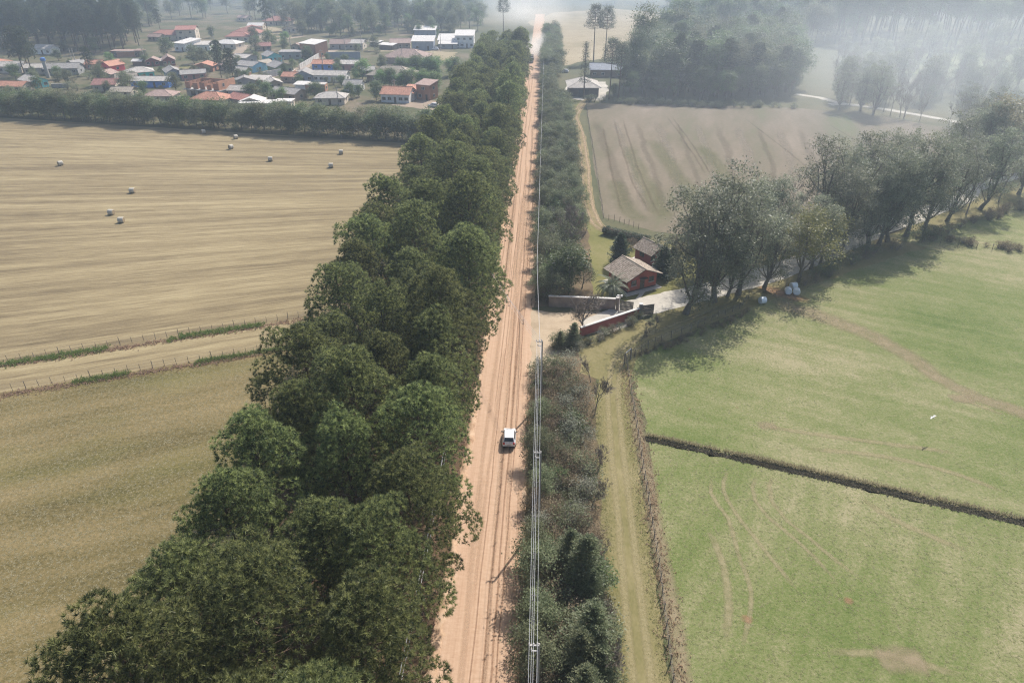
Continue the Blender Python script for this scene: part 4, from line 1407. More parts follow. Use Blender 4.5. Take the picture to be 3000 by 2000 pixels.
for i, (zx, zy, s, k, lb) in enumerate((
        (1540, 520, 1.0, 0, 'round dark tree left of the white-roofed sheds'), (1790, 590, .95, 2, 'brownish tree thicket below the white-roofed sheds'), (1880, 590, .8, 2, 'brown bush right of the thicket below the sheds'), (2000, 560, .8, 0, 'dark tree in front of the white hip roof'),
        (150, 740, .75, 0, 'dark tree above the turquoise house'), (940, 790, .9, 2, 'grey-green bushy tree left of the maroon roof'), (1180, 860, .9, 2, 'grey-green tree below the maroon roof'), (640, 770, .6, 2, 'brownish bush between turquoise house and red house'), (540, 730, .6, 0, 'dark bush in front of the long grey roof'),
        (1340, 600, .5, 0, 'slim tree beside the concrete street pole'), (1020, 590, .6, 1, 'light green bushes behind the red house'), (1620, 850, .8, 2, 'leafy tree in front of the unfinished brick building'), (1000, 640, .5, 0, 'dark bush left of the red house'), (350, 830, .6, 0, 'dark bush left of the turquoise house'),
        (1330, 880, .6, 0, 'dark bush left of the brown roof by the tree row'), (1490, 690, .4, 0, 'small dark tree right of the teal house'), (1230, 735, .4, 0, 'small dark bush in front of the teal house'), (2300, 940, .7, 0, 'dark tree right of the orange hip roof'), (1400, 240, .9, 2, 'pointed tree left of the two red roofs'),
        (2330, 380, .8, 0, 'dark tree right of the white hip roof'), (1950, 350, .7, 0, 'dark bush right of the cream two-storey house'), (600, 470, .6, 2, 'pale bush under the pine grove'), (540, 560, .6, 0, 'dark hedge behind the long grey roof'), (880, 490, .9, 0, 'dark tree at the foot of the pine grove'))):
    plant('town_tree', ROUND[k], A(zx, zy), s, i, lb, 'tree')
hrng = random.Random(5)
for i in range(170):
    q = A(hrng.uniform(0, 2300), hrng.uniform(540, 900)) if i % 2 else B(hrng.uniform(30, 1500), hrng.uniform(380, 920))
    if i % 5 < 3:
        plant('yard_shrub', (SH_DULL + SH_LEAF)[i % 5], q, hrng.uniform(.6, 1.1), i, 'small bush in a yard between the town houses', 'shrub', 'bushes in town yards')
    else:
        plant('yard_tree', ROUND[(0, 2)[i % 2]], q, hrng.uniform(.32, .6), i, 'small dark tree in a yard between the town houses', 'tree', 'small trees in town yards')

# ------------------------------------------------------------------ buildings
def roofmat(name, col, freq=6.0, var=.25, along_x=False):
    m, nt, out = nmat(name)
    tc = N(nt, 'TexCoord')
    n1 = noise(nt, .9, 5, .65, tc.outputs['Object'])
    n2 = noise(nt, 7, 3, .6, tc.outputs['Object'])
    t = mathn(nt, 'ADD', mathn(nt, 'MULTIPLY', n1, .65), mathn(nt, 'MULTIPLY', n2, .35))
    c = ramp(nt, t, [(.34, [v * (1 - var) for v in col]), (.5, col), (.66, [min(1, v * (1 + var)) for v in col])])
    w = N(nt, 'TexWave')
    w.bands_direction = 'X'
    w.inputs['Scale'].default_value = freq
    nt.links.new(tc.outputs['Object'], w.inputs['Vector'])
    finish(nt, out, c, .75, bumpn(nt, w.outputs['Fac'], .5, .08), .3)
    return m


RF = {'grey': roofmat('fibre_cement_roof', (.30, .28, .26)), 'lite': roofmat('pale_sheet_roof', (.45, .41, .365)), 'white': roofmat('white_sheet_roof', (.62, .585, .54), 5, .12),
      'orange': roofmat('orange_tile_roof', (.43, .205, .135), 9), 'red': roofmat('red_tile_roof', (.35, .155, .12), 9), 'maroon': roofmat('maroon_tile_roof', (.28, .13, .11), 9),
      'brown': roofmat('brown_tile_roof', (.30, .21, .175), 9), 'pinkish': roofmat('faded_tile_roof', (.36, .25, .21), 9), 'tan': roofmat('weathered_tan_roof', (.33, .28, .22)), 'blue': roofmat('blue_grey_sheet_roof', (.34, .36, .40))}
WL = {k: plain('wall_' + k, c, .85, .2, .15, .8) for k, c in dict(
    teal=(.06, .50, .42), turq=(.16, .55, .58), red=(.72, .06, .08), grey=(.30, .295, .29), cream=(.58, .50, .40), white=(.74, .72, .69), blue=(.08, .22, .62), sky=(.24, .50, .66),
    green=(.27, .32, .17), brick=(.38, .19, .12), pink=(.46, .20, .17), maroon=(.24, .06, .055), greyblue=(.26, .29, .34), wood=(.16, .11, .08), tan=(.36, .28, .21), aqua=(.22, .66, .66), brickred=(.37, .095, .07), orangeb=(.52, .27, .17)).items()}
M['pane'] = plain('window_glass', (.025, .03, .035), .12, .6, .3, 2)
M['frame'] = plain('window_frame_paint', (.45, .43, .40), .6, .3, .1)
M['door'] = plain('dark_door', (.09, .065, .05), .6, .3, .2)
M['concrete'] = plain('weathered_concrete', (.34, .33, .31), .9, .2, .2, 1)
M['cap'] = plain('pale_wall_cap', (.55, .52, .48), .85, .2, .12, 1.5)
M['black'] = plain('black_metal', (.02, .02, .022), .45, .4, .2)


def hbox(mb, x0, x1, y0, y1, z0, z1):
    return mb.box(((x0 + x1) / 2, (y0 + y1) / 2, (z0 + z1) / 2), (x1 - x0, y1 - y0, z1 - z0))


def add_window(parent, x, y, z, w, h, face, frame='frame'):
    """face: direction the wall looks ('f' front -y, 'b' back, 'r' +x, 'l' -x)"""
    rz = {'f': 0, 'r': math.pi / 2, 'b': math.pi, 'l': -math.pi / 2}[face]
    mb = MB()
    t = .09
    for cx, cz, sx, sz in ((-w / 2 - t / 2, 0, t, h + 2 * t), (w / 2 + t / 2, 0, t, h + 2 * t), (0, h / 2 + t / 2, w, t), (0, -h / 2 - t / 2, w, t), (0, 0, .05, h)):
        mb.box((cx, -.03, cz), (sx, .10, sz))
    o = mb.build('window', M[frame] if isinstance(frame, str) else frame, parent, loc=(x, y, z), rot=(0, 0, rz))
    MB().box((0, -.005, 0), (w, .03, h)).build('pane', M['pane'], o)
    return o


def add_door(parent, x, y, z0, w, h, face, mat='door'):
    rz = {'f': 0, 'r': math.pi / 2, 'b': math.pi, 'l': -math.pi / 2}[face]
    mb = MB().box((0, -.02, h / 2), (w, .08, h))
    return mb.build('door', M[mat], parent, loc=(x, y, z0), rot=(0, 0, rz))


def gable_roof(mb, w, d, hw, rise, ov, axis, th=.14):
    """axis 'x': ridge runs along x; otherwise along y"""
    if axis == 'x':
        k = rise / (d / 2)
        a, b = w / 2 + ov, d / 2 + ov
        z0, z1 = hw - ov * k + .1, hw + rise + .1
        mb.slab([(-a, -b, z0), (a, -b, z0), (a, 0, z1), (-a, 0, z1)], th)
        mb.slab([(a, b, z0), (-a, b, z0), (-a, .002, z1), (a, .002, z1)], th)
        mb.tube([(-a, 0, z1), (a, 0, z1)], .13, 6)
    else:
        k = rise / (w / 2)
        a, b = w / 2 + ov, d / 2 + ov
        z0, z1 = hw - ov * k + .1, hw + rise + .1
        mb.slab([(-a, b, z0), (-a, -b, z0), (0, -b, z1), (0, b, z1)], th)
        mb.slab([(a, -b, z0), (a, b, z0), (.002, b, z1), (.002, -b, z1)], th)
        mb.tube([(0, -b, z1), (0, b, z1)], .13, 6)


def house(name, label, at, w, d, hw, roof, rc, wc, rz=0.0, rise=1.5, wins=2, door=True, axis='x', ov=.5, cat='house', wc2=None, storeys=1, side=1, group=None, push=True):
    """at = foot of the front wall's middle; the house extends away from the camera"""
    x, y = at[0], at[1]
    if push:
        dv = Vector((x, y)).normalized() * d / 2
        x, y = x + dv.x, y + dv.y
    o = empty(name, (x, y, 0), rz)
    wm = MB()
    if roof == 'gable':
        if axis == 'x':
            for sx in (-1, 1): pass
            vs = [(-w / 2, -d / 2, -.3), (w / 2, -d / 2, -.3), (w / 2, d / 2, -.3), (-w / 2, d / 2, -.3), (-w / 2, -d / 2, hw), (w / 2, -d / 2, hw), (w / 2, d / 2, hw), (-w / 2, d / 2, hw), (-w / 2, 0, hw + rise), (w / 2, 0, hw + rise)]
            fs = [(3, 2, 1, 0), (0, 1, 5, 4), (2, 3, 7, 6), (1, 2, 6, 9, 5), (3, 0, 4, 8, 7), (4, 5, 9, 8), (6, 7, 8, 9)]
        else:
            vs = [(-w / 2, -d / 2, -.3), (w / 2, -d / 2, -.3), (w / 2, d / 2, -.3), (-w / 2, d / 2, -.3), (-w / 2, -d / 2, hw), (w / 2, -d / 2, hw), (w / 2, d / 2, hw), (-w / 2, d / 2, hw), (0, -d / 2, hw + rise), (0, d / 2, hw + rise)]
            fs = [(3, 2, 1, 0), (0, 1, 5, 8, 4), (2, 3, 7, 9, 6), (1, 2, 6, 5), (3, 0, 4, 7), (4, 8, 9, 7), (5, 6, 9, 8)]
        wm.add(vs, fs)
    elif roof == 'mono':
        vs = [(-w / 2, -d / 2, -.3), (w / 2, -d / 2, -.3), (w / 2, d / 2, -.3), (-w / 2, d / 2, -.3), (-w / 2, -d / 2, hw), (w / 2, -d / 2, hw), (w / 2, d / 2, hw + rise), (-w / 2, d / 2, hw + rise)]
        wm.add(vs, [(3, 2, 1, 0), (0, 1, 5, 4), (1, 2, 6, 5), (2, 3, 7, 6), (3, 0, 4, 7), (4, 5, 6, 7)])
    else:
        hbox(wm, -w / 2, w / 2, -d / 2, d / 2, -.3, hw)
    wm.build('wall', WL[wc], o)
    rm = MB()
    if roof == 'gable':
        gable_roof(rm, w, d, hw, rise, ov, axis)
    elif roof == 'hip':
        a, b = w / 2 + ov, d / 2 + ov
        rl = max(0.3, (w - d) / 2) if w > d else .3
        rd = max(0.0, (d - w) / 2) if d > w else 0.0
        e, t = hw - .05, hw + rise
        if w >= d: r0, r1 = (-rl, 0, t), (rl, 0, t)
        else: r0, r1 = (0, -rd - .2, t), (0, rd + .2, t)
        vs = [(-a, -b, e), (a, -b, e), (a, b, e), (-a, b, e), r0, r1, (-a, -b, e - .16), (a, -b, e - .16), (a, b, e - .16), (-a, b, e - .16)]
        fs = [(0, 1, 7, 6), (1, 2, 8, 7), (2, 3, 9, 8), (3, 0, 6, 9), (6, 7, 8, 9)]
        fs += [(0, 1, 5, 4), (1, 2, 5), (2, 3, 4, 5), (3, 0, 4)] if w >= d else [(0, 1, 4), (1, 2, 5, 4), (2, 3, 5), (3, 0, 4, 5)]
        rm.add(vs, fs)
        for q0, q1 in ((vs[0], r0), (vs[1], r1 if w >= d else r0), (vs[2], r1), (vs[3], r0 if w >= d else r1), (r0, r1)):
            rm.tube([q0, q1], .1, 5)
    elif roof == 'mono':
        k = rise / d
        a, b = w / 2 + ov, d / 2 + ov
        rm.slab([(-a, -b, hw - ov * k + .12), (a, -b, hw - ov * k + .12), (a, b, hw + rise + ov * k + .12), (-a, b, hw + rise + ov * k + .12)], .12)
    else:
        hbox(rm, -w / 2 - ov, w / 2 + ov, -d / 2 - ov, d / 2 + ov, hw + .003, hw + .2)
    rm.build('roof', RF[rc], o)
    for st in range(storeys):
        zc = (hw / storeys) * st + 1.45
        slots = wins + (1 if door and st == 0 else 0)
        di = slots // 2 if door and st == 0 else -1
        for i in range(slots):
            x_ = -w / 2 + w * (i + .5) / slots
            if i == di: add_door(o, x_, -d / 2, 0, .9, 2.1, 'f')
            else: add_window(o, x_, -d / 2, zc, 1.3, 1.0, 'f')
        for i in range(side):
            yy = -d / 2 + d * (i + .5) / side
            add_window(o, w / 2, yy, zc, 1.2, 1.0, 'r')
            add_window(o, -w / 2, yy, zc, 1.2, 1.0, 'l')
    tag(o, label, cat, group)
    return o


hs = house
hs('town_house', 'teal house with grey hip roof in the middle of the left town', A(1300, 730), 11, 9, 3, 'hip', 'lite', 'teal', R(32), 1.7, 3)
hs('town_house', 'bright red gabled house with orange roof', A(1050, 665), 6, 8, 3, 'gable', 'orange', 'red', R(-20), 1.6, 2, axis='y')
hs('town_house', 'long low house with grey sheet roof left of the red house', A(610, 690), 14, 8, 3, 'gable', 'grey', 'grey', R(12), 1.6, 3)
hs('town_house', 'house with pale sheet roof at the far left edge', A(140, 670), 11, 8, 3, 'gable', 'lite', 'cream', R(8), 1.5, 2)
hs('town_house', 'low house with grey-white roof between the lone pines', A(370, 680), 10, 7, 2.8, 'gable', 'lite', 'cream', R(10), 1.2, 2)
hs('town_house', 'orange-roofed house cut by the left edge', A(10, 640), 8, 7, 3, 'hip', 'orange', 'cream', 0, 1.6, 2)
hs('town_house', 'turquoise house with pale roof near the tree row', A(330, 815), 6.5, 11, 2.9, 'gable', 'lite', 'aqua', R(58), 1.4, 2, axis='y')
hs('town_house', 'long orange tiled roof at the left edge behind the tree row', A(130, 850), 14, 7, 2.6, 'gable', 'orange', 'cream', R(-4), 1.3, 2)
hs('town_house', 'house with maroon tiled roof behind the tree row', A(1010, 840), 9, 8, 2.8, 'gable', 'maroon', 'cream', R(6), 1.6, 2)
hs('town_house', 'long blue-walled house with grey roof', A(1420, 805), 16, 7, 2.8, 'gable', 'lite', 'blue', R(2), 1.1, 3)
hs('town_house', 'small grey-blue gabled house right of the teal house', A(1600, 728), 6, 10, 3, 'gable', 'grey', 'greyblue', R(35), 1.4, 2, axis='y')
hs('town_house', 'low house with long grey sheet roof behind the unfinished building', A(1790, 735), 10, 9, 2.6, 'gable', 'grey', 'pink', R(25), 1.0, 2)
hs('town_house', 'bright orange hip-roofed house behind the tree row', A(1970, 985), 13, 9, 2.8, 'hip', 'orange', 'cream', R(-8), 2.0, 2)
hs('town_house', 'faded pink-roofed house hidden behind the tree row', A(1500, 945), 11, 8, 2.6, 'hip', 'pinkish', 'cream', R(5), 1.6, 2)
hs('town_house', 'small tan-roofed house hidden behind the tree row', A(1155, 900), 8, 7, 2.4, 'gable', 'tan', 'cream', R(5), 1.2, 1)
hs('town_house', 'cream house with red hip roof on the slope beside the pine grove', A(1560, 372), 19, 11, 3.2, 'hip', 'red', 'cream', R(6), 2.2, 3)
hs('town_house', 'cream two-storey house with red roof above the white sheds', A(1740, 372), 11, 12, 6, 'gable', 'red', 'cream', R(14), 1.6, 2, storeys=2)
hs('shed', 'white-roofed shed with tall white gable wall', A(1740, 475), 8, 12, 4.2, 'mono', 'white', 'white', R(-22), 1.2, 1, cat='shed')
hs('shed', 'low grey-roofed shed beside the white-roofed shed', A(1890, 470), 8, 9, 3.2, 'mono', 'lite', 'white', R(6), .8, 1, cat='shed')
hs('town_house', 'house with white hip roof on the slope', A(2110, 450), 14, 9, 2.8, 'hip', 'white', 'cream', R(-10), 1.6, 2)
hs('town_house', 'maroon wooden gabled house on the slope above the teal house', A(1560, 606), 5.5, 9, 2.7, 'gable', 'brown', 'maroon', R(28), 1.6, 2, axis='y')
hs('shed', 'open lean-to with pale roof beside the maroon house', A(1455, 606), 9, 4, 2.2, 'mono', 'lite', 'wood', R(4), .4, 0, False, cat='shed', side=0)
hs('shed', 'tiny white-roofed shelter left of the street pole', A(1285, 606), 4.5, 4, 2.2, 'gable', 'white', 'wood', 0, .7, 0, False, cat='shed', side=0)
hs('town_house', 'sky blue house with grey roof at the street corner', B(120, 665), 11, 9, 3, 'gable', 'grey', 'sky', R(-24), 1.3, 2)
hs('town_house', 'low grey-roofed annex behind the sky blue house', B(60, 590), 9, 8, 3, 'gable', 'lite', 'grey', R(-20), 1.1, 1)
hs('town_house', 'small turquoise gabled house above the sky blue one', B(310, 575), 7, 10, 3, 'gable', 'grey', 'turq', R(38), 1.5, 2, axis='y')
hs('town_house', 'olive green gabled house beside the street', B(385, 680), 8, 10, 3, 'gable', 'grey', 'green', R(42), 1.7, 2, axis='y')
hs('brick_block', 'tall bare brick block with white lean-to roof', B(700, 530), 11, 9, 6.6, 'mono', 'white', 'brick', R(-28), 1.0, 1, storeys=1, cat='building')
hs('town_house', 'low flat-roofed grey building left of the brick block', B(490, 545), 11, 8, 3.4, 'flat', 'grey', 'grey', R(8), 0, 2, cat='house', ov=.3)
hs('town_house', 'blue-walled house with orange roof by the street', B(795, 645), 10, 7, 2.8, 'gable', 'orange', 'blue', R(-3), 1.3, 2)
hs('town_house', 'pink-red walled house with pale roof', B(985, 645), 14, 7, 2.8, 'gable', 'lite', 'pink', R(-3), 1.2, 2)
hs('town_house', 'grey-blue gabled house left of the long white house', B(615, 755), 8, 9, 2.9, 'gable', 'grey', 'greyblue', R(8), 1.8, 2, axis='y')
hs('town_house', 'long white house with pale roof and a row of windows', B(860, 755), 14.5, 7, 2.9, 'gable', 'lite', 'white', R(-4), 1.3, 5)
hs('town_house', 'house with brown sheet roof at the foot of the wood', B(945, 455), 11, 8, 3, 'gable', 'brown', 'grey', R(2), 1.8, 2)
hs('town_house', 'pale grey house beside the brown-roofed one', B(1095, 455), 8, 8, 3.2, 'gable', 'lite', 'cream', R(-2), 1.5, 2)
hs('shed', 'left of two narrow sheds with white lean-to roofs', B(1265, 428), 6, 4, 2.2, 'mono', 'white', 'wood', R(-28), .5, 0, False, cat='shed', side=0)
hs('shed', 'right of two narrow sheds with white lean-to roofs', B(1370, 458), 9, 4.5, 2.4, 'mono', 'white', 'wood', R(-22), .5, 0, False, cat='shed', side=0)
hs('town_house', 'shabby brown house left of the white-roofed blocks', B(1490, 448), 11, 8, 3, 'gable', 'pinkish', 'tan', R(6), 1.8, 2)
hs('apartment_block', 'two-storey block with white roof, left of the white-roofed group', B(1718, 352), 13, 8, 4.6, 'mono', 'white', 'greyblue', R(1), 1.4, 3, cat='building')
hs('shop_building', 'white-roofed building with blue-grey front wall below the two-storey block', B(1700, 462), 12, 8, 4.6, 'mono', 'white', 'greyblue', R(1), 1.8, 1, cat='building')
hs('town_house', 'white-roofed house in the middle of the white-roofed group', B(1920, 432), 10, 10, 3.6, 'mono', 'white', 'greyblue', R(2), 2.0, 2)
hs('shed', 'low white-roofed shed in front of the white-roofed group', B(1925, 450), 10, 5, 2.6, 'mono', 'white', 'grey', R(2), .9, 1, cat='shed')
hs('apartment_block', 'two-storey white house with white roof nearest the pine belt', B(2080, 440), 10.5, 9, 6.4, 'mono', 'white', 'white', R(1), 1.8, 3, storeys=2, cat='building')
hs('town_house', 'wide low house with brown hip roof', B(1550, 590), 22, 15, 3, 'hip', 'brown', 'tan', R(-6), 3.2, 3)
hs('hall', 'broad hall with weathered tan roof half hidden by green trees', B(1420, 760), 20, 12, 3, 'hip', 'tan', 'wood', R(-4), 3.0, 2, cat='hall')
hs('town_house', 'small house with grey roof right of the overgrown lot', B(1065, 842), 7, 6, 2.8, 'gable', 'grey', 'white', R(-4), 1.3, 2)
hs('town_house', 'house with broad grey sheet roof behind the tree row', B(470, 925), 12, 8, 2.8, 'gable', 'grey', 'tan', R(-22), 1.3, 2)
hs('town_house', 'house with pale hip roof behind the tree row', B(860, 965), 11, 8, 2.6, 'hip', 'lite', 'cream', R(4), 1.6, 2)
hs('town_house', 'small tan-walled gabled house by the street', B(325, 825), 6, 8, 2.6, 'gable', 'lite', 'tan', R(30), 1.2, 1, axis='y')
hs('shed', 'shed with pale pinkish roof by the street corner', B(185, 785), 9, 6, 2.4, 'mono', 'lite', 'orangeb', R(-8), .6, 1, cat='shed')
hs('shed', 'long white flat-roofed shed behind the tree row', B(205, 1020), 13, 6, 2.6, 'flat', 'white', 'cream', R(2), 0, 2, cat='shed', ov=.3)
hs('shed', 'small white flat-roofed shed right of the long white one', B(430, 1000), 6, 5, 2.5, 'flat', 'white', 'cream', R(2), 0, 1, cat='shed', ov=.3)
hs('shed', 'white-walled lean-to between brick shed and street', B(590, 835), 5, 4, 2.4, 'mono', 'white', 'white', R(-5), .5, 0, False, cat='shed', side=0)
hs('brick_shed', 'roofless-looking brick shed with flat pale top', B(720, 850), 8, 5, 2.9, 'flat', 'lite', 'brick', R(4), 0, 1, cat='shed', ov=.05)
hs('town_house', 'white house with orange roof nearest the pine belt', B(1470, 945), 11, 9, 3.2, 'gable', 'orange', 'white', R(-6), 1.9, 4)
hs('town_house', 'white wing with orange roof of the house nearest the pine belt', B(1560, 925), 6, 8, 3.0, 'gable', 'orange', 'white', R(-6), 1.5, 2, axis='y')
hs('garage', 'open grey garage with orange roof right of the white house', B(1625, 905), 7, 7, 3.0, 'mono', 'orange', 'greyblue', R(-6), .8, 1, cat='garage')
hs('tower_house', 'tall narrow brick house with faded tile roof beside the pine belt', B(1735, 920), 6, 6, 5.6, 'mono', 'pinkish', 'brick', R(-24), .9, 1, storeys=2, cat='house')
hs('town_house', 'hazy red hip-roofed house among the far slope trees', B(370, 235), 19, 12, 3, 'hip', 'red', 'cream', R(3), 2.6, 4)
hs('town_house', 'hazy orange-roofed house highest on the far slope', B(610, 130), 16, 12, 3.2, 'hip', 'orange', 'cream', R(3), 2.6, 2)
hs('town_house', 'house with red roof left of the bright green bush on the slope', B(100, 350), 18, 10, 3, 'hip', 'red', 'cream', R(-6), 2.2, 3)
hs('town_house', 'red-roofed house at the foot of the far slope', A(2210, 385), 14, 9, 3, 'hip', 'red', 'cream', R(5), 2.0, 2)
hs('town_house', 'small white-roofed house on the far slope', B(170, 275), 10, 8, 2.6, 'gable', 'white', 'cream', R(3), 1.4, 2)
hs('town_house', 'pale two-storey house on the far hill crest', B(905, 82), 13, 9, 6, 'gable', 'white', 'white', R(8), 2.0, 3, storeys=2)
hs('town_house', 'white-walled house glimpsed through the pines at the left', A(440, 500), 10, 7, 3, 'gable', 'lite', 'white', R(-6), 1.4, 2)
hs('brick_wall_house', 'low brown house under the pine grove', A(1190, 525), 16, 6, 2.8, 'flat', 'brown', 'wood', R(3), 0, 2, cat='house', ov=.2)
hs('brick_shed', 'small salmon shed right of the pine grove', A(1290, 522), 3.5, 3.5, 3.2, 'flat', 'pinkish', 'orangeb', 0, 0, 0, False, cat='shed', side=0, ov=.05)

for i, (fn, zx, zy, w, d, rf, wl, lb) in enumerate((
        (A, 2245, 975, 9, 7, 'red', 'tan', 'red-brown roofed house right of the bright orange hip roof'), (A, 2335, 1000, 8, 6, 'white', 'cream', 'white-roofed shed at the end of the orange-roofed houses'),
        (A, 2240, 705, 6, 5, 'lite', 'green', 'small pale green hut below the sky blue house'), (A, 2260, 800, 8, 6, 'grey', 'grey', 'grey hut in the lot right of the brick building'),
        (A, 2190, 890, 9, 6, 'lite', 'greyblue', 'pale-roofed blue-grey house right of the brick building'), (A, 720, 640, 7, 6, 'grey', 'tan', 'grey-roofed annex behind the short pine'),
        (A, 890, 640, 7, 6, 'orange', 'pink', 'orange-roofed hut left of the red house'), (A, 1000, 735, 8, 5, 'pinkish', 'tan', 'pink-roofed shed in front of the red house'),
        (A, 1180, 770, 8, 5, 'tan', 'pink', 'tan-roofed shed below the teal house'), (A, 1900, 660, 9, 7, 'orange', 'brick', 'orange tiled roof behind the unfinished building'),
        (A, 2110, 650, 7, 6, 'brown', 'tan', 'brown-roofed hut left of the sky blue house'), (A, 1420, 610, 6, 5, 'brown', 'maroon', 'brown-roofed hut beside the maroon house'),
        (B, 500, 760, 7, 6, 'orange', 'tan', 'orange-roofed hut on the street below the olive house'), (B, 240, 640, 7, 6, 'tan', 'turq', 'tan-roofed hut between sky blue and olive houses'),
        (B, 1190, 700, 6, 5, 'lite', 'grey', 'pale-roofed hut right of the round bright tree'), (B, 560, 470, 7, 6, 'pinkish', 'tan', 'pink-roofed hut left of the brick block'),
        (B, 230, 470, 8, 6, 'maroon', 'tan', 'maroon-roofed hut on the slope below the far red roofs'), (B, 480, 300, 9, 7, 'tan', 'cream', 'tan-roofed house below the hazy red hip roof'),
        (B, 60, 200, 9, 7, 'pinkish', 'cream', 'hazy pink-roofed hut on the far slope'), (B, 330, 120, 9, 7, 'lite', 'cream', 'hazy pale-roofed hut on the far slope'),
        (A, 1450, 380, 8, 6, 'brown', 'tan', 'brown-roofed hut at the edge of the pine grove'), (A, 2330, 300, 10, 7, 'red', 'cream', 'hazy red-roofed house right of the far slope roofs'))):
    hs('town_hut', lb, fn(zx, zy), w, d, 2.6, 'gable', rf, wl, R((i * 37) % 60 - 30), 1.3, 2, i % 3 != 0, axis='xy'[i % 2])
# the unfinished two-storey brick building
bx, by = A(1905, 895)
o = empty('unfinished_building', (bx, by + 5, 0), R(-16))
tag(o, 'unfinished two-storey brick building with open top floor', 'building')
mb = MB()
hbox(mb, -8, 8, -5, 5, -.3, 2.6)
mb.build('ground_floor_wall', WL['grey'], o)
hbox(MB(), -8.5, 8.4, -6.2, 5.2, 2.603, 2.85).build('floor_slab', M['concrete'], o)
mb = MB()
for x0, x1, h in ((-8, -5.6, 2.6), (-4.3, -2.0, 2.3), (-1.0, 1.4, 2.7), (2.6, 4.4, 1.9), (5.4, 8, 2.6)): hbox(mb, x0, x1, -5, -4.8, 2.853, 2.85 + h)
mb.build('front_wall', WL['brick'], o)
hbox(MB(), 7.75, 8, -4.797, 5, 2.853, 6.2).build('gable_wall', WL['orangeb'], o)  # same brick as the other walls; sunlit side painted as lighter orange
hbox(MB(), -8, -7.8, -4.797, 5, 2.853, 5.2).build('side_wall', WL['brick'], o)
hbox(MB(), -7.797, 7.747, 4.8, 5, 2.853, 5.4).build('rear_wall', WL['brick'], o)
for x in (-3, 2): hbox(MB(), x, x + .2, -4.797, 4.797, 2.853, 4.9).build('partition_wall', WL['brick'], o)
for i in range(9): MB().box((-7.5 + i * 1.85, -4.9, 5.9), (.18, .18, 1.0)).build('rebar_stub', WL['brick'], o)
for x in (-6, -2.5): hbox(MB(), x, x + 2.2, -5.06, -5, .1, 2.2).build('opening', M['pane'], o)
add_door(o, 2, -5, 0, 1.6, 2.2, 'f')
for yy, zz in ((-2, 4.6), (2.4, 1.4), (-2, 1.4)): add_window(o, 8, yy, zz, .9, 1.1, 'r')

# water tower with a blue tank
tx, ty = A(447, 715)
o = empty('water_tower', (tx, ty, 0))
tag(o, 'slim water tower with a blue tank on top', 'water tower')
MB().tube([(0, 0, -.3), (0, 0, 7.2)], [.85, .75], 10).build('column', M['concrete'], o)
M['bluetank'] = plain('blue_tank_plastic', (.06, .16, .42), .5, .4, .1)
t = MB().tube([(0, 0, 7.2), (0, 0, 8.2), (0, 0, 8.5)], [1.1, 1.05, .5], 14).build('tank', M['bluetank'], o)

# boundary walls in the town
def town_wall(label, a, b, h, mat, th=.2):
    a, b = Vector(a[:2]), Vector(b[:2])
    m = (a + b) / 2
    o = empty('boundary_wall', (m.x, m.y, 0), math.atan2(b.y - a.y, b.x - a.x))
    L = (b - a).length
    hbox(MB(), -L / 2, L / 2, -th / 2, th / 2, -.2, h).build('wall', mat, o)
    hbox(MB(), -L / 2, L / 2, -th / 2 - .05, th / 2 + .05, h + .003, h + .1).build('coping', M['cap'], o)
    n = max(1, int(L / 3.2))
    for i in range(n + 1):
        MB().box((-L / 2 + .12 + (L - .24) * i / n, -th / 2 - .05, h / 2 - .1), (.22, .1, h + .1)).build('pier', mat, o)
    tag(o, label, 'wall')


town_wall('pale concrete wall climbing diagonally beside the street', B(560, 640), B(815, 485), 2.2, M['cap'])
town_wall('long blue-grey wall below the grey-roofed sheds', B(810, 550), B(1120, 548), 3.6, WL['greyblue'])
town_wall('concrete wall in front of the olive green house', B(230, 720), B(390, 690), 2.6, M['cap'])
town_wall('pinkish wall along the street below the olive house', B(395, 745), B(520, 665), 1.2, WL['orangeb'])
town_wall('brown wall along the road under the pine grove', A(1080, 530), A(1270, 525), 2.6, WL['brick'])
town_wall('low grey wall right of the turquoise house', A(480, 810), A(640, 805), 1.6, M['concrete'])
town_wall('salmon wall in front of the sky blue house', B(0, 735), B(115, 700), 1.8, WL['orangeb'])

# ------------------------------------------------------------------ red gate house
def tiles(name, parent, quad, rows, cols, mat):
    """overlapping roof tiles laid on a sloping quad (bottom left, bottom right, top right, top left)"""
    bl, br, tr_, tl = [Vector(q) for q in quad]
    nrm = (br - bl).cross(tl - bl).normalized()
    mb = MB()
    rd = random.Random(rows * cols)
    for i in range(rows):
        a, b = i / rows, (i + 1.12) / rows
        for j in range(cols):
            c, d = (j + .04) / cols, (j + .96) / cols
            f = lambda u, v: bl.lerp(br, u).lerp(tl.lerp(tr_, u), min(1, v))
            up = rd.uniform(-.008, .012)
            p = [f(c, a) + nrm * (.09 + up), f(d, a) + nrm * (.09 + up), f(d, b) + nrm * .03, f(c, b) + nrm * .03]
            m0, m1 = f((c + d) / 2, a) + nrm * (.14 + up), f((c + d) / 2, b) + nrm * .07
            b0 = f(c, a) + nrm * .01
            b1 = f(d, a) + nrm * .01
            mb.add([p[0], m0, p[1], p[2], m1, p[3], b0, b1], [(0, 1, 4, 5), (1, 2, 3, 4), (6, 7, 2, 1, 0)])
    o = mb.build(name, mat, parent)
    o['kind'] = 'stuff'
    return o


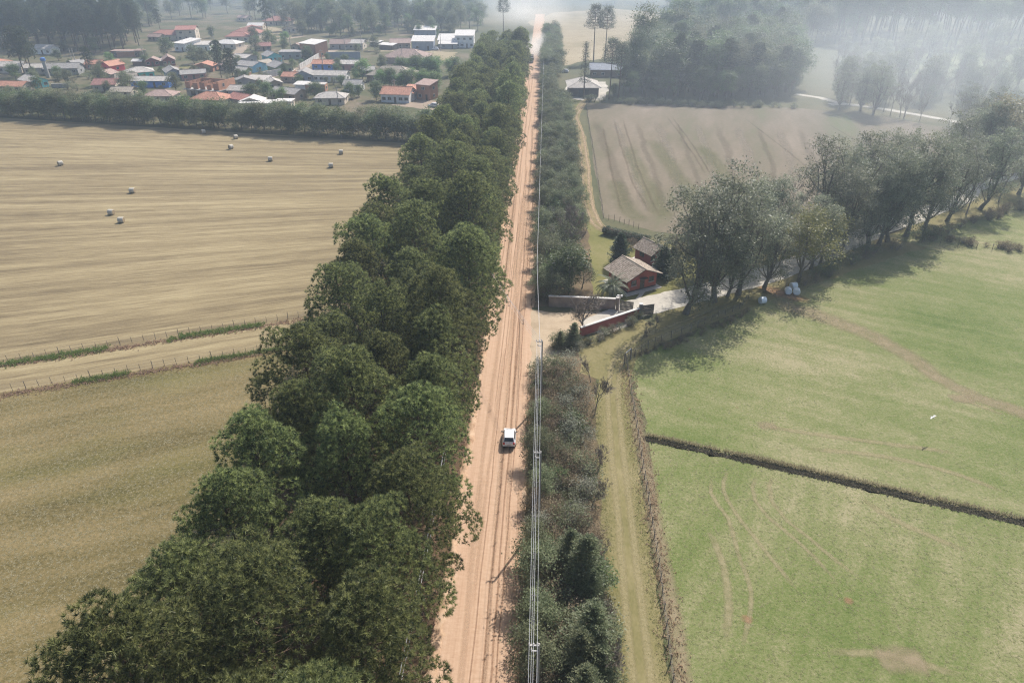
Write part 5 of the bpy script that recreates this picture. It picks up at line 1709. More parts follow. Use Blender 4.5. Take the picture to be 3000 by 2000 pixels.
def tilemat():
    m, nt, out = nmat('weathered_clay_tiles')
    g = N(nt, 'NewGeometry')
    n1 = noise(nt, 2.2, 4, .7)
    r_ = mathn(nt, 'ADD', mathn(nt, 'MULTIPLY', n1, .6), mathn(nt, 'MULTIPLY', g.outputs['Random Per Island'], .4))
    c = ramp(nt, r_, [(.25, (.21, .165, .13)), (.5, (.34, .28, .22)), (.75, (.44, .37, .30))])
    finish(nt, out, c, .85, None, .15)
    return m


M['tiles'] = tilemat()


def tiled_house(name, label, cx, cy, rz, w, d, hw, rise, ov, detail=True):
    """gable end faces -y (local), ridge along y"""
    o = empty(name, (cx, cy, 0), rz)
    vs = [(-w / 2, -d / 2, -.2), (w / 2, -d / 2, -.2), (w / 2, d / 2, -.2), (-w / 2, d / 2, -.2), (-w / 2, -d / 2, hw), (w / 2, -d / 2, hw), (w / 2, d / 2, hw), (-w / 2, d / 2, hw), (0, -d / 2, hw + rise), (0, d / 2, hw + rise)]
    MB().add(vs, [(3, 2, 1, 0), (0, 1, 5, 8, 4), (2, 3, 7, 9, 6), (1, 2, 6, 5), (3, 0, 4, 7), (4, 8, 9, 7), (5, 6, 9, 8)]).build('wall', WL['brickred'], o)
    k = rise / (w / 2)
    a, b = w / 2 + ov, d / 2 + ov * .8
    z0, z1 = hw - ov * k + .06, hw + rise + .06
    rb = MB()
    rb.slab([(-a, b, z0), (-a, -b, z0), (0, -b, z1), (0, b, z1)], .1)
    rb.slab([(a, -b, z0), (a, b, z0), (.002, b, z1), (.002, -b, z1)], .1)
    roof = rb.build('roof', M['door'], o)
    tiles('roof_tiles', roof, [(-a - .05, b, z0), (-a - .05, -b, z0), (-.02, -b, z1), (-.02, b, z1)], 13, 20, M['tiles'])
    tiles('roof_tiles', roof, [(a + .05, -b, z0), (a + .05, b, z0), (.02, b, z1), (.02, -b, z1)], 13, 20, M['tiles'])
    for i in range(18):
        y0 = -b + 2 * b * i / 18
        MB().tube([(0, y0 + .01, z1 + .08), (0, y0 + 2 * b / 18 + .04, z1 + .11)], .12, 6).build('ridge_tile', M['tiles'], roof)
    if detail:
        hbox(MB(), -w / 2 - .015, w / 2 + .015, -d / 2 - .015, d / 2 + .015, -.1, .28).build('plinth', M['black'], o)
        hbox(MB(), -w / 2 - 1.0, w / 2 + .6, -d / 2 - 1.1, d / 2 + .6, -.1, .08).build('paved_border', M['cap'], o)
        dr = add_door(o, 0, -d / 2 - .02, .1, .95, 2.1, 'f')
        MB().box((.3, -.08, 1.0), (.06, .06, .06)).build('handle', M['cap'], dr)
        hbox(MB(), -.75, .75, -d / 2 - .75, -d / 2 - .01, 2.32, 2.40).build('door_canopy', M['door'], o)
        for x in (-1.9, 2.0):
            wd = add_window(o, x, -d / 2, 1.75, .95, .8, 'f', 'door')
            MB().box((0, -.08, -.55), (1.25, .18, .07)).build('sill', M['cap'], wd)
        add_window(o, -w / 2, .4, 1.75, 1.1, .85, 'l', 'door')
    tag(o, label, 'house')
    return o


gh = Vector(((15.7 + 21.2) / 2, (110.2 + 113.5) / 2))
rzg = math.atan2(113.5 - 110.2, 21.2 - 15.7)
back = Vector((-math.sin(rzg), math.cos(rzg)))
c_ = gh + back * 3.0
tiled_house('gate_house', 'red gate house with weathered tile roof beside the entry', c_.x, c_.y, rzg, 6.4, 5.8, 2.75, 1.35, .8)
q = Vector(P(1908, 790))
tiled_house('garden_house', 'smaller red tiled house behind the gate house', q.x + .5, q.y + 4.5, rzg + .1, 4.4, 4.6, 2.6, 1.15, .5, True)

# entry walls, gates and lamp post
def capped_wall(label, pts, h, mat, capm, th=.28):
    o = empty('entry_wall', (0, 0, 0))
    for a, b in zip(pts[:-1], pts[1:]):
        a, b = Vector(a[:2]), Vector(b[:2])
        m, L, rz = (a + b) / 2, (b - a).length, math.atan2(b.y - a.y, b.x - a.x)
        MB().box((0, 0, h / 2 - .1), (L, th, h + .2)).build('wall', mat, o, loc=(m.x, m.y, 0), rot=(0, 0, rz))
        MB().box((0, 0, 0), (L + .1, th + .22, .12)).build('coping', capm, o, loc=(m.x, m.y, h + .063), rot=(0, 0, rz))
    tag(o, label, 'wall')
    return o


M['plaster'] = plain('stained_plaster', (.22, .185, .155), .9, .2, .3, .6)
capped_wall('stained plaster wall left of the entry gate', [(1.6, 104.6), (13.0, 104.1)], 2.0, M['plaster'], M['cap'])
capped_wall('long red wall with pale coping right of the entry', [(6.6, 94.6), (16.6, 101.5)], 1.6, WL['brickred'], M['cap'])
for nm, (x, y), lb in (('gate_pillar', (13.35, 104.0), 'plastered gate pillar at the end of the left entry wall'), ('gate_pillar', (16.95, 101.8), 'gate pillar at the end of the red wall')):
    o = empty(nm, (x, y, 0))
    MB().box((0, 0, 1.05), (.5, .5, 2.5)).build('shaft', M['plaster'], o)
    MB().box((0, 0, 2.36), (.66, .66, .12)).build('cap', M['cap'], o)
    tag(o, lb, 'pillar')


def gate(label, a, b, h):
    a, b = Vector(a), Vector(b)
    m, L = (a + b) / 2, (b - a).length
    o = empty('entry_gate', (m.x, m.y, 0), math.atan2(b.y - a.y, b.x - a.x))
    for z in (.15, h / 2, h): MB().box((0, 0, z), (L, .07, .09)).build('rail', M['black'], o)
    n = 11
    for i in range(n): MB().box((-L / 2 + L * (i + .5) / n, 0, h / 2 + .08), (L / n * .86, .035, h)).build('board', M['black'], o)
    tag(o, label, 'gate')


gate('black gate leaf standing open beside the left pillar', (13.7, 103.6), (15.9, 103.1), 1.9)
gate('black gate leaf standing open at the end of the red wall', (17.2, 101.9), (19.3, 102.6), 1.9)
lx, ly = P(1812, 914)
o = empty('floodlight_post', (lx, ly, 0))
MB().tube([(0, 0, -.2), (0, 0, 3.0)], .07, 8).build('post', M['cap'], o)
for s_ in (-.28, .28): MB().box((s_, -.05, 3.1), (.36, .22, .28)).build('floodlight', WL['white'], o)
tag(o, 'thin post with white floodlights beside the entry gate', 'lamp post')
lx, ly = D(360, 828)
o = empty('garden_post', (lx, ly, 0))
MB().tube([(0, 0, -.2), (0, 0, 6.2)], .06, 6).build('post', M['concrete'], o)
MB().tube([(0, 0, 6.1), (.5, 0, 6.3)], .04, 5).build('arm', M['concrete'], o)
tag(o, 'thin metal post behind the left entry wall', 'post')
# stone edge beside the drive
lx, ly = D(1770, 862)
o = empty('stone_ring', (lx, ly, 0))
for i in range(12):
    an = i * TAU / 12
    MB().box((math.cos(an) * 1.3, math.sin(an) * .9, .12), (.55, .4, .36), an).build('stone', M['cap'], o)
tag(o, 'low ring of pale stones beside the drive under the avenue', 'stone ring')
# trimmed hedge behind the lawn
hq = [Vector(P(1768, 683)), Vector(P(1850, 705)), Vector(P(1900, 716))]
rng = np.random.default_rng(12)
gg = Geo()
Cs = []
for a, b in zip(hq[:-1], hq[1:]):
    for i in range(230):
        p = a.lerp(b, rng.random())
        an = rng.uniform(-.3, math.pi + .3)
        Cs.append([p.x + math.cos(an) * .9 * .7, p.y + math.cos(an) * .75, .85 + math.sin(an) * .75])
gg.leaves(np.array(Cs), 22, .16, .15, rng, 1.0)
o = empty('trimmed_hedge', (hq[0].x, hq[0].y, 0))
ho = link('foliage', gg.mesh('hedge_foliage', M['cypress']), o)
ho.location = (-hq[0].x, -hq[0].y, 0)
core = MB().tube([(0, 0, .8), (hq[1].x - hq[0].x, hq[1].y - hq[0].y, .8), (hq[2].x - hq[0].x, hq[2].y - hq[0].y, .8)], .68, 10)
core.build('stem', M['bark'], o)
tag(o, 'dark trimmed hedge at the end of the sandy track', 'hedge')

# ------------------------------------------------------------------ barn and its neighbour
M['planks'] = plain('dark_planks', (.10, .085, .08), .85, .2, .25, 1.2)
bxy = P(1706, 284)
b_ = hs('barn', 'dark wooden barn with pale hip roof beside the araucarias', bxy, 11.5, 14, 3.6, 'hip', 'lite', 'wood', R(2), 2.6, 0, False, cat='barn', ov=.9, side=2)
for i in range(30):
    hbox(MB(), 0, .34, -.05, -.0, 0, 3.4).build('plank', M['planks'], b_, loc=(-5.7 + i * .38, -7.0, 0))
hbox(MB(), -2.2, 1.8, -7.12, -7.06, 0, 2.7).build('barn_door', M['black'], b_)
hs('outbuilding', 'long dark outbuilding behind the barn under the araucarias', C(1180, 712), 15, 8, 3.4, 'gable', 'blue', 'wood', R(-2), 2.0, 3, cat='shed')

# ------------------------------------------------------------------ fences
M['post'] = plain('weathered_post', (.19, .165, .14), .9, .2, .25, 4)
M['wire'] = plain('galvanised_wire', (.30, .29, .28), .5, .5, .1)
post_me = MB().tube([(0, 0, -.2), (0, 0, 1.4)], [.055, .045], 6).mesh('fence_post', M['post'])
drop_me = MB().box((0, 0, .6), (.05, .05, 1.2)).mesh('fence_dropper', M['post'])


def fence(label, pts, sp, droppers=0, strands=3, h=1.15):
    pts = [Vector(p[:2]) for p in pts]
    o = empty('wire_fence', (pts[0].x, pts[0].y, 0))
    rd = random.Random(int(pts[0].x * 7))
    base = pts[0]
    seq = []
    for a, b in zip(pts[:-1], pts[1:]):
        n = max(1, round((b - a).length / sp))
        for i in range(n):
            seq.append((a.lerp(b, i / n), 1))
            for k in range(droppers): seq.append((a.lerp(b, (i + (k + 1) / (droppers + 1)) / n), 0))
    seq.append((pts[-1], 1))
    for p, k in seq:
        q = p - base
        link('post' if k else 'dropper', post_me if k else drop_me, o, (q.x, q.y, 0), (rd.gauss(0, .03), rd.gauss(0, .03), rd.uniform(0, 3)), (1, 1, rd.uniform(.88, 1.08)))
    for s_ in range(strands):
        z = h * (s_ + 1) / strands
        mb = MB()
        mb.tube([(p.x - base.x, p.y - base.y, z + rd.gauss(0, .015)) for p, k in seq], .006, 3)
        mb.build('wire', M['wire'], o)
    tag(o, label, 'fence')


fence('wire fence between the hay field and the strip, with green tufts', [(-34, fenceA_y(-34)), (-128, fenceA_y(-128))], 8.4, 4)
fence('wire fence between the mown field and the hay strip', [(-34, fence_y(-34)), (-118, fence_y(-118))], 8.2, 4)
fence('wire fence along the grass lane beside the lower pasture', [(12.4, 20), P(1970, 2000), P(1929, 1658), P(1888, 1403), P(1856, 1199), (13.2, 87)], 1.9, 0)
fence('wire fence running up from the corner post along the pasture', [(13.5, 87.6), D(1370, 1255), D(1640, 1160), D(1890, 1040), D(2090, 955), E6(700, 1010)], 1.8, 0)
fence('wire fence along the left side of the ploughed field', [P(1768, 640), P(1756, 563), P(1742, 470), P(1722, 352), P(1718, 304)], 2.6, 0)
fence('short wire fence below the ploughed field', [P(1768, 640), P(1815, 652), P(1870, 672)], 1.5, 0)
fence('wire fence between the two right-hand pastures', [P(2700, 712), P(2860, 728), P(3000, 742)], 3, 0)
o = empty('field_gate', (13.4, 87.3, 0), R(55))
for x in (-.9, .9): MB().tube([(x, 0, -.2), (x, 0, 2.0)], .12, 7).build('post', M['post'], o)
MB().box((0, 0, 1.95), (1.9, .1, .1)).build('top_rail', M['cap'], o)
tag(o, 'pair of corner posts with a pale rail where lane and pasture meet', 'gate')

# ------------------------------------------------------------------ grass tufts
gA = along([(-34, fenceA_y(-34) - .7), (-128, fenceA_y(-128) - .7)], 3600, .45, 31)
keep = np.sin(gA[:, 0] * .22) + np.sin(gA[:, 0] * .07 + 1) > -.35
tuft_field('fence_grass', gA[keep], 6, .42, .05, M['weed'], 32, label='green tufts along the upper fence left of the road')
gB = along([(-34, fence_y(-34) - .4), (-118, fence_y(-118) - .4)], 3000, .35, 33)
keep = np.sin(gB[:, 0] * .3 + 2) + np.sin(gB[:, 0] * .11) > -.1
tuft_field('fence_grass', gB[keep], 6, .42, .05, M['weed'], 34, label='green tufts along the lower fence left of the road')
gC = np.concatenate([along([(-34, fenceA_y(-34) - 1.2), (-128, fenceA_y(-128) - 1.2)], 2500, .4, 35), along([(-34, fence_y(-34) - 1.0), (-118, fence_y(-118) - 1.0)], 2500, .4, 36)])
tuft_field('dry_fence_grass', gC, 5, .25, .05, M['verge'], 37, label='dry brown grass at the foot of both left fences')
near = [(13.2, 20), (13.2, 68), (60, 54), (75, 75), (40, 95), (14, 86), (13.4, 87), (90, 90), (75, 20)]
pz = np.concatenate([scatter(low_pasture[:2] + [(70, -20), (12.8, 20)], 120000, 41), scatter(up_pasture, 90000, 42)])
dist = np.hypot(pz[:, 0], pz[:, 1])
pz = pz[(dist < 130) & (pz[:, 1] > 22) & (np.abs(pz[:, 0]) < pz[:, 1] * .85 + 14)]
print('pasture tufts', len(pz))
tuft_field('pasture_grass', pz, 5, .02, .045, M['grass'], 43, label='short green grass of the right-hand pastures', lean=6.0, z0=.014)
dl = [(13.9, 69.0), (24, 65.9), (53.2, 56.2), (120, 34)]
dq = along(dl, 7500, .2, 44)
dh = .24 + .16 * np.sin(dq[:, 0] * .9) * np.sin(dq[:, 0] * .37 + 1) + .1 * np.sin(dq[:, 0] * 2.3)
tuft_field('ditch_sedge', dq[np.random.default_rng(2).random(len(dq)) < .3 + dh * 1.6], 7, .2, .045, M['sedge'], 45, label='dark sedge filling the ditch between the two pastures')
tuft_field('ditch_edge_grass', along([(p[0] + .2, p[1] + .75) for p in dl], 4000, .18, 46), 5, .45, .045, M['drygrass'], 47, label='yellowed grass along the far lip of the ditch')
fstrip('ditch_bed_shade', dl, 1.1, .036, feather_mat('ditch_mud_shade', ((.085, .075, .055), (.13, .11, .08)), 2, (.2, .5), 1.0), seed=8)  # flat strip, no trench: ditch shade painted into the dark mud colour
tuft_field('lane_fence_weeds', along([(12.6, 22), (12.9, 50), (13.3, 64), (13.0, 86)], 1700, .6, 48), 4, .24, .045, M['verge'], 49, label='dry pinkish weeds along the lane fence')
tuft_field('lane_grass', np.concatenate([along([(7.6, 22), (7.8, 60), (8.4, 82)], 5000, .5, 50), along([(11.4, 22), (11.8, 60), (12.2, 82)], 4000, .4, 51)]), 5, .06, .04, M['grass'], 52, label='dry grass on both sides of the grass lane')
mz = scatter([(-110, 20), (-32, 20), (-32, 90), (-110, 60)], 60000, 53)
mz = mz[(mz[:, 1] < fence_y(mz[:, 0]) - 1) & (np.abs(mz[:, 0]) < mz[:, 1] * .85 + 20)]
tuft_field('mown_tufts', mz, 4, .02, .045, M['drygrass'], 54, label='short dry stubble of the mown field', lean=6.0, z0=.014)

# ------------------------------------------------------------------ hay bales
M['straw'] = plain('net_wrapped_straw', (.45, .415, .345), .9, .2, .25, 3)
M['strawend'] = plain('straw_end', (.30, .235, .15), .95, .1, .35, 6)
M['wrap'] = plain('white_bale_wrap', (.70, .74, .76), .35, .5, .08, 2)
M['net'] = plain('bale_net_band', (.50, .465, .395), .8, .2, .15, 4)


def bale_mesh(r, w, mat, sag=.04):
    mb = MB()
    n = 24
    prof = [(-w / 2, r * .9), (-w / 2 + .06, r * .99), (-w / 4, r * 1.01), (0, r), (w / 4, r * 1.01), (w / 2 - .06, r * .99), (w / 2, r * .9)]
    vs, fs = [], []
    for i, (x, rr) in enumerate(prof):
        for j in range(n):
            a = TAU * j / n
            z = max(-r * (1 - sag), math.sin(a) * rr)
            vs.append((x, math.cos(a) * rr, r * (1 - sag) + z))
    for i in range(len(prof) - 1):
        for j in range(n):
            k = (j + 1) % n
            fs.append((i * n + j, i * n + k, (i + 1) * n + k, (i + 1) * n + j))
    mb.add(vs, fs)
    return mb.mesh('bale', mat, True)


def disc_mesh(r, mat):
    mb = MB()
    vs = [(0, 0, .86 * r)]
    for ring in (.35, .65, .9):
        for j in range(24):
            a = TAU * j / 24
            vs.append(((.02 if ring == .65 else 0), math.cos(a) * r * ring, .96 * r + math.sin(a) * r * ring))
    vs[0] = (.015, 0, .96 * r)
    fs = [(0, 1 + j, 1 + (j + 1) % 24) for j in range(24)]
    for i in range(2):
        for j in range(24):
            k = (j + 1) % 24
            fs.append((1 + i * 24 + j, 1 + i * 24 + k, 25 + i * 24 + k, 25 + i * 24 + j))
    mb.add(vs, fs)
    return mb.mesh('bale_end', mat)


roll, rend = bale_mesh(.64, 1.2, M['straw']), disc_mesh(.64, M['strawend'])
band = MB().tube([(-.02, 0, .614), (.02, 0, .614)], .655, 24, False).mesh('net_band', M['net'])
bales = [(140, 380, R(50), 'round bale alone at the far left of the hay field'), (468, 307, R(40), 'round bale nearest the tree row, tilted end showing'), (542, 319, R(45), 'round bale just below the shadow of the tree row'), (531, 342, R(60), 'dark-ended round bale under the one by the shadow'),
         (622, 370, R(8), 'round bale lying side-on in the middle of the hay field'), (784, 354, R(8), 'round bale closest to the pine belt, upper of two'), (761, 385, R(6), 'round bale near the pine belt, lower of two'), (305, 443, R(4), 'round bale side-on, upper of the three at left centre'),
         (257, 493, R(-4), 'round bale left of the closest pair in the hay field'), (280, 511, R(3), 'round bale lowest in the hay field')]
for x, y, rz, lb in bales:
    q = P(x * 1.2755, y * 1.2755)
    o = empty('round_bale', (q[0], q[1], .012), rz + .05)
    link('roll', roll, o)
    link('bale_end', rend, o, (.6, 0, 0))
    link('bale_end', rend, o, (-.6, 0, 0), (0, 0, math.pi))
    for x_ in (-.35, .3): link('net_band', band, o, (x_, 0, 0))
    tag(o, lb, 'bale', 'round hay bales in the stubble')
wroll, wend = bale_mesh(.6, 1.1, M['wrap'], .1), disc_mesh(.6, M['wrap'])
for zx, zy, rz, z, lb in ((782, 1038, R(20), 0, 'white wrapped bale standing alone by the fence'), (936, 980, R(80), 0, 'white wrapped bale, left of the cluster of three'), (986, 984, R(75), 0, 'white wrapped bale, right of the cluster of three'), (968, 950, R(15), 0, 'white wrapped bale at the back of the cluster')):
    q = E6(zx, zy)
    o = empty('wrapped_bale', (q[0], q[1], z + .01), rz)
    link('roll', wroll, o)
    link('bale_end', wend, o, (.55, 0, 0))
    link('bale_end', wend, o, (-.55, 0, 0), (0, 0, math.pi))
    tag(o, lb, 'bale', 'white wrapped bales')
q = E6(920, 960)
o = empty('bale_stake', (q[0], q[1], 0))
MB().tube([(0, 0, -.2), (0, 0, 1.6)], .06, 6).build('post', M['post'], o)
MB().tube([(0, 0, 1.2), (.4, .1, 0)], .03, 5).build('brace', M['post'], o)
tag(o, 'leaning wooden stake left of the wrapped bale cluster', 'stake')

# ------------------------------------------------------------------ white hatchback on the road
M['carpaint'] = plain('white_car_paint', (.72, .73, .74), .25, .5, .03, .5)
M['carglass'] = plain('dark_car_glass', (.012, .016, .018), .08, .6, .1)
M['tyre'] = plain('dusty_tyre', (.035, .03, .027), .9, .2, .2)
M['rim'] = plain('alloy_rim', (.35, .35, .36), .35, .5, .1, metal=.6)
M['redlamp'] = plain('red_tail_lamp', (.40, .02, .02), .25, .5, .05)
M['plate'] = plain('grey_number_plate', (.45, .45, .46), .5, .4, .08)


def loft(sections, name, mat, parent):
    """sections: (y, [(x half width, z) ...]) outline of the right half, mirrored"""
    vs, fs = [], []
    n = len(sections[0][1])
    for y, prof in sections:
        vs += [(x, y, z) for x, z in prof] + [(-x, y, z) for x, z in reversed(prof)]
    m = 2 * n
    for i in range(len(sections) - 1):
        for j in range(m):
            k = (j + 1) % m
            fs.append((i * m + j, i * m + k, (i + 1) * m + k, (i + 1) * m + j))
    fs.append(tuple(reversed(range(m))))
    fs.append(tuple(range((len(sections) - 1) * m, len(sections) * m)))
    o = MB().add(vs, fs).build(name, mat, parent, True)
    bv = o.modifiers.new('bevel', 'BEVEL')
    bv.width = .05
    bv.segments = 2
    bv.limit_method = 'ANGLE'
    bv.angle_limit = R(25)
    return o


def hatchback(label, loc, rz, paint='carpaint'):
    """drives along +y; the tail is at -y"""
    o = empty('hatchback_car', (loc[0], loc[1], loc[2]), rz)
    lo = lambda w, zt, zb=.22: [(w * .88, zb), (w, zb + .18), (w, (zb + zt) / 2), (w * .97, zt - .08), (w * .9, zt)]
    loft([(-1.93, lo(.74, .86, .32)), (-1.86, lo(.79, .92, .25)), (-1.2, lo(.83, .96)), (0, lo(.84, .95)), (1.0, lo(.83, .93)), (1.6, lo(.78, .82, .24)), (1.9, lo(.68, .66, .3))], 'body', M[paint], o)
    up = lambda w, wt, zt: [(w, .9), (w * .99, .98), ((w + wt) / 2, (zt + .95) / 2), (wt, zt - .06), (wt * .85, zt)]
    cab = loft([(-1.80, up(.70, .62, 1.02)), (-1.45, up(.75, .60, 1.44)), (-.9, up(.77, .60, 1.51)), (0, up(.78, .60, 1.50)), (.45, up(.77, .58, 1.42)), (1.12, up(.72, .66, .97))], 'cabin', M[paint], o)

    def pane(nm, pts):
        me = MB().slab([Vector(p) for p in pts], .012, (0, 0, -1))
        return me.build(nm, M['carglass'], cab)
    pane('rear_window', [(-.58, -1.79, 1.05), (.58, -1.79, 1.05), (.50, -1.49, 1.42), (-.50, -1.49, 1.42)])
    pane('windscreen', [(.60, 1.11, 1.00), (-.60, 1.11, 1.00), (-.52, .50, 1.42), (.52, .50, 1.42)])
    for s_ in (-1, 1):
        for y0, y1 in ((-1.35, -.55), (-.48, .55)):
            q = [(s_ * .785, y0, 1.0), (s_ * .785, y1, 1.0), (s_ * .655, min(y1, .35), 1.40), (s_ * .655, y0 + .05, 1.40)]
            me = MB().slab([Vector(p) for p in q], .012, (-s_ * .5, 0, .2))
            me.build('side_window', M['carglass'], cab)
        MB().box((s_ * .62, -1.88, .80), (.22, .14, .26)).build('tail_lamp', M['redlamp'], o)
        MB().box((s_ * .55, 1.80, .62), (.28, .16, .14)).build('headlight', M['cap'], o)
        mi = MB().box((s_ * .93, .55, 1.02), (.2, .12, .14)).build('mirror', M['black'], o)
        for y in (-1.22, 1.22):
            w = MB().tube([(s_ * .66, y, .29), (s_ * .85, y, .29)], .29, 16).build('wheel', M['tyre'], o)
            MB().tube([(s_ * .84, y, .29), (s_ * .862, y, .29)], .18, 10).build('rim', M['rim'], w)
    MB().box((0, -1.95, .56), (.42, .03, .13)).build('number_plate', M['plate'], o)
    MB().box((0, -1.93, .36), (1.4, .08, .12)).build('bumper', M['black'], o)
    MB().box((0, -1.47, 1.475), (.9, .16, .03)).build('spoiler', M[paint], o)
    MB().tube([(.35, -1.2, 1.5), (.35, -1.5, 1.78)], .01, 4).build('aerial', M['black'], o)
    MB().box((.1, -1.86, .93), (.1, .03, .09)).build('badge', M['rim'], o)
    tag(o, label, 'car')
    return o


hatchback('white hatchback driving away along the dirt road', (*P(1492, 1292), .10), R(1)).scale = (1.0, .86, 1.05)
hatchback('white car parked in the dirt yard beside the pine belt', (*B(1785, 985), .03), R(80))
hatchback('white car parked left of the barn', (*C(795, 668), .03), R(75))
hatchback('white car parked in front of the blue-grey shop building', (*B(1805, 462), .03), R(85))

# truck raising dust at the road's far end
tx, ty = P(1556, 184)
o = empty('truck', (tx, ty, .09))
M['truckpaint'] = plain('dark_truck_paint', (.09, .10, .10), .5, .4, .2)
hbox(MB(), -1.1, 1.1, -1.9, 0, .75, 2.5).build('cab', M['truckpaint'], o)
hbox(MB(), -1.15, 1.15, .1, 6, .95, 3.1).build('cargo_body', M['greybark'], o)
hbox(MB(), -.95, .95, -1.96, -1.905, 1.6, 2.3).build('windscreen', M['carglass'], o)
hbox(MB(), -1.12, 1.12, -2.1, -1.965, .5, .85).build('bumper', M['cap'], o)
hbox(MB(), -.6, .6, -1.95, -1.905, .95, 1.45).build('grille', M['black'], o)
for s_ in (-1, 1):
    hbox(MB(), s_ * .85 - .16, s_ * .85 + .16, -2.0, -1.906, .92, 1.15).build('headlight', M['cap'], o)
    hbox(MB(), s_ * 1.32 - .1, s_ * 1.32 + .1, -1.8, -1.65, 1.6, 2.2).build('mirror', M['black'], o)
    for y in (-1.0, 3.6, 4.8):
        w = MB().tube([(s_ * .8, y, .48), (s_ * 1.1, y, .48)], .48, 14).build('wheel', M['tyre'], o)
        MB().tube([(s_ * 1.09, y, .48), (s_ * 1.12, y, .48)], .25, 8).build('rim', M['rim'], w)
tag(o, 'dark truck coming out of the dust at the far end of the road', 'truck')

# ------------------------------------------------------------------ power poles and wires
M['polec'] = plain('pole_concrete', (.33, .31, .28), .9, .2, .15, 2)
M['insul'] = plain('grey_insulator', (.42, .40, .38), .4, .4, .1)
M['cable'] = plain('pale_covered_cable', (.55, .55, .56), .45, .4, .08)
M['spacer'] = plain('dark_spacer', (.10, .09, .09), .6, .3, .1)


def pole(label, x, y, h, side=-1, group='power poles right of the road', low=False):
    o = empty('power_pole', (x, y, 0))
    MB().box((0, 0, h / 2 - .2), (.30, .24, h + .4), 0, .55).build('shaft', M['polec'], o)
    a = MB().box((side * .36, -.1, h - .1), (.78, .1, .1)).build('bracket', M['insul'], o)
    MB().box((side * .3, -.1, h - .75), (.55, .08, .08)).build('bracket', M['insul'], o)
    for k, (dx, dz) in enumerate(((.72, .06), (.4, .06), (.55, -.62), (.12, .1))):
        MB().tube([(side * dx, -.1, h - .12 + dz), (side * dx, -.1, h + .05 + dz), (side * dx, -.1, h + .12 + dz)], [.05, .08, .04], 8).build('insulator', M['insul'], o)
    if low: MB().tube([(0, 0, h - 2.8), (side * 1.6, 0, h - 2.4)], .035, 5).build('lamp_arm', M['insul'], o)
    tag(o, label, 'power pole', group)
    return o


PH = 10.0
polesR = [(.55, 10.0), (.55, 32.1), (.5, 54.0), (.5, 76.1)]
for (x, y), lb in zip(polesR[1:], ('power pole at the bottom edge right of the road', 'power pole right of the road between car and bottom edge', 'power pole at the corner of the entry apron')):
    pole(lb, x, y, PH)
polesL = [(-10.6, 104), (-10.6, 132), (-10.6, 162), (-10.6, 194), (-10.6, 228), (-10.6, 262), (-10.6, 298), (-9.9, 345), (-9.7, 372)]
for i, (x, y) in enumerate(polesL):
    pole(f'{nth(i + 1)} power pole along the pine belt beyond the entry, left of the road', x, y, PH if i < 7 else 12, 1, 'power poles left of the road')


def sag_line(pts, sag):
    out = []
    for a, b in zip(pts[:-1], pts[1:]):
        a, b = Vector(a), Vector(b)
        for i in range(12):
            t = i / 12
            q = a.lerp(b, t)
            q.z -= sag * 4 * t * (1 - t)
            out.append(q)
    out.append(Vector(pts[-1]))
    return out


offs = ((-.72, .18, 'outermost'), (-.40, .18, 'second'), (-.55, -.5, 'lower'), (-.12, .2, 'innermost'))
for dx, dz, nm in offs:
    top = [(x + dx, y - .1, PH + dz) for x, y in polesR] + [(x - dx, y - .1, PH + dz) for x, y in polesL[:7]]
    MB().tube(sag_line(top, .45), .013, 4).build('power_wire', M['cable'])
    o = bpy.context.scene.collection.objects[-1]
    tag(o, f'{nm} pale cable of the power line right of the road, crossing to the pines', 'wire', 'power line cables')
n = 0
for a, b in zip(polesR[1:], polesR[2:] + polesL[:1]):
    for t in (.2, .4, .6, .8):
        n += 1
        x, y = a[0] + (b[0] - a[0]) * t - (.45 if b[0] > 0 or t < .5 else -.2), a[1] + (b[1] - a[1]) * t
        z = PH - .45 * 4 * t * (1 - t)
        o = MB().box((0, 0, 0), (.42, .05, .05)).box((0, 0, -.3), (.05, .05, .6)).box((0, 0, -.6), (.3, .05, .05)).build('cable_spacer', M['spacer'], None, loc=(x, y, z + .15))
        tag(o, f'{nth(n)} dark spacer from the bottom of the photo on the roadside power cables', 'spacer', 'spacers on the power line')
for k, (dx, z) in enumerate(((0, 6.4), (.18, 6.1), (-.15, 5.8))):
    pts = [(-10.1 + dx, y, z) for y in (-5, 27, 59, 91, 122, 152, 182, 212, 242)]
    o = MB().tube(sag_line(pts, .5), .024, 4).build('telephone_cable', M['cable'])
    tag(o, f'{("upper", "middle", "lower")[k]} telephone cable along the left verge under the pines', 'wire', 'telephone cables left of the road')
for i, y in enumerate((27, 59, 91, 122, 152, 182, 212, 242)):
    o = empty('telephone_pole', (-10.35, y, 0))
    MB().tube([(0, 0, -.2), (0, 0, 6.8)], [.12, .09], 8).build('shaft', M['post'], o)
    MB().box((.2, 0, 6.2), (.5, .07, .07)).build('bracket', M['insul'], o)
    tag(o, f'{nth(i + 1)} telephone pole half hidden in the pine belt edge', 'telephone pole', 'telephone poles left of the road')
o = MB().tube(sag_line([(.35, 76, 7.2)] + [(-.55, y, 6.6) for y in (108, 140, 172, 204, 236, 268, 300, 332)], .5), .03, 4).build('telephone_cable', M['cable'])
tag(o, 'single pale cable along the right road edge beyond the entry', 'wire')
for i, y in enumerate((108, 140, 172, 204, 236, 268, 300, 332)):
    o = empty('telephone_pole', (-.35, y, 0))
    MB().tube([(0, 0, -.2), (0, 0, 6.9)], [.11, .09], 8).build('shaft', M['post'], o)
    MB().box((-.12, 0, 6.55), (.35, .07, .07)).build('bracket', M['insul'], o)
    tag(o, f'{nth(i + 1)} thin pole at the right road edge beyond the entry', 'telephone pole', 'thin poles right of the road')
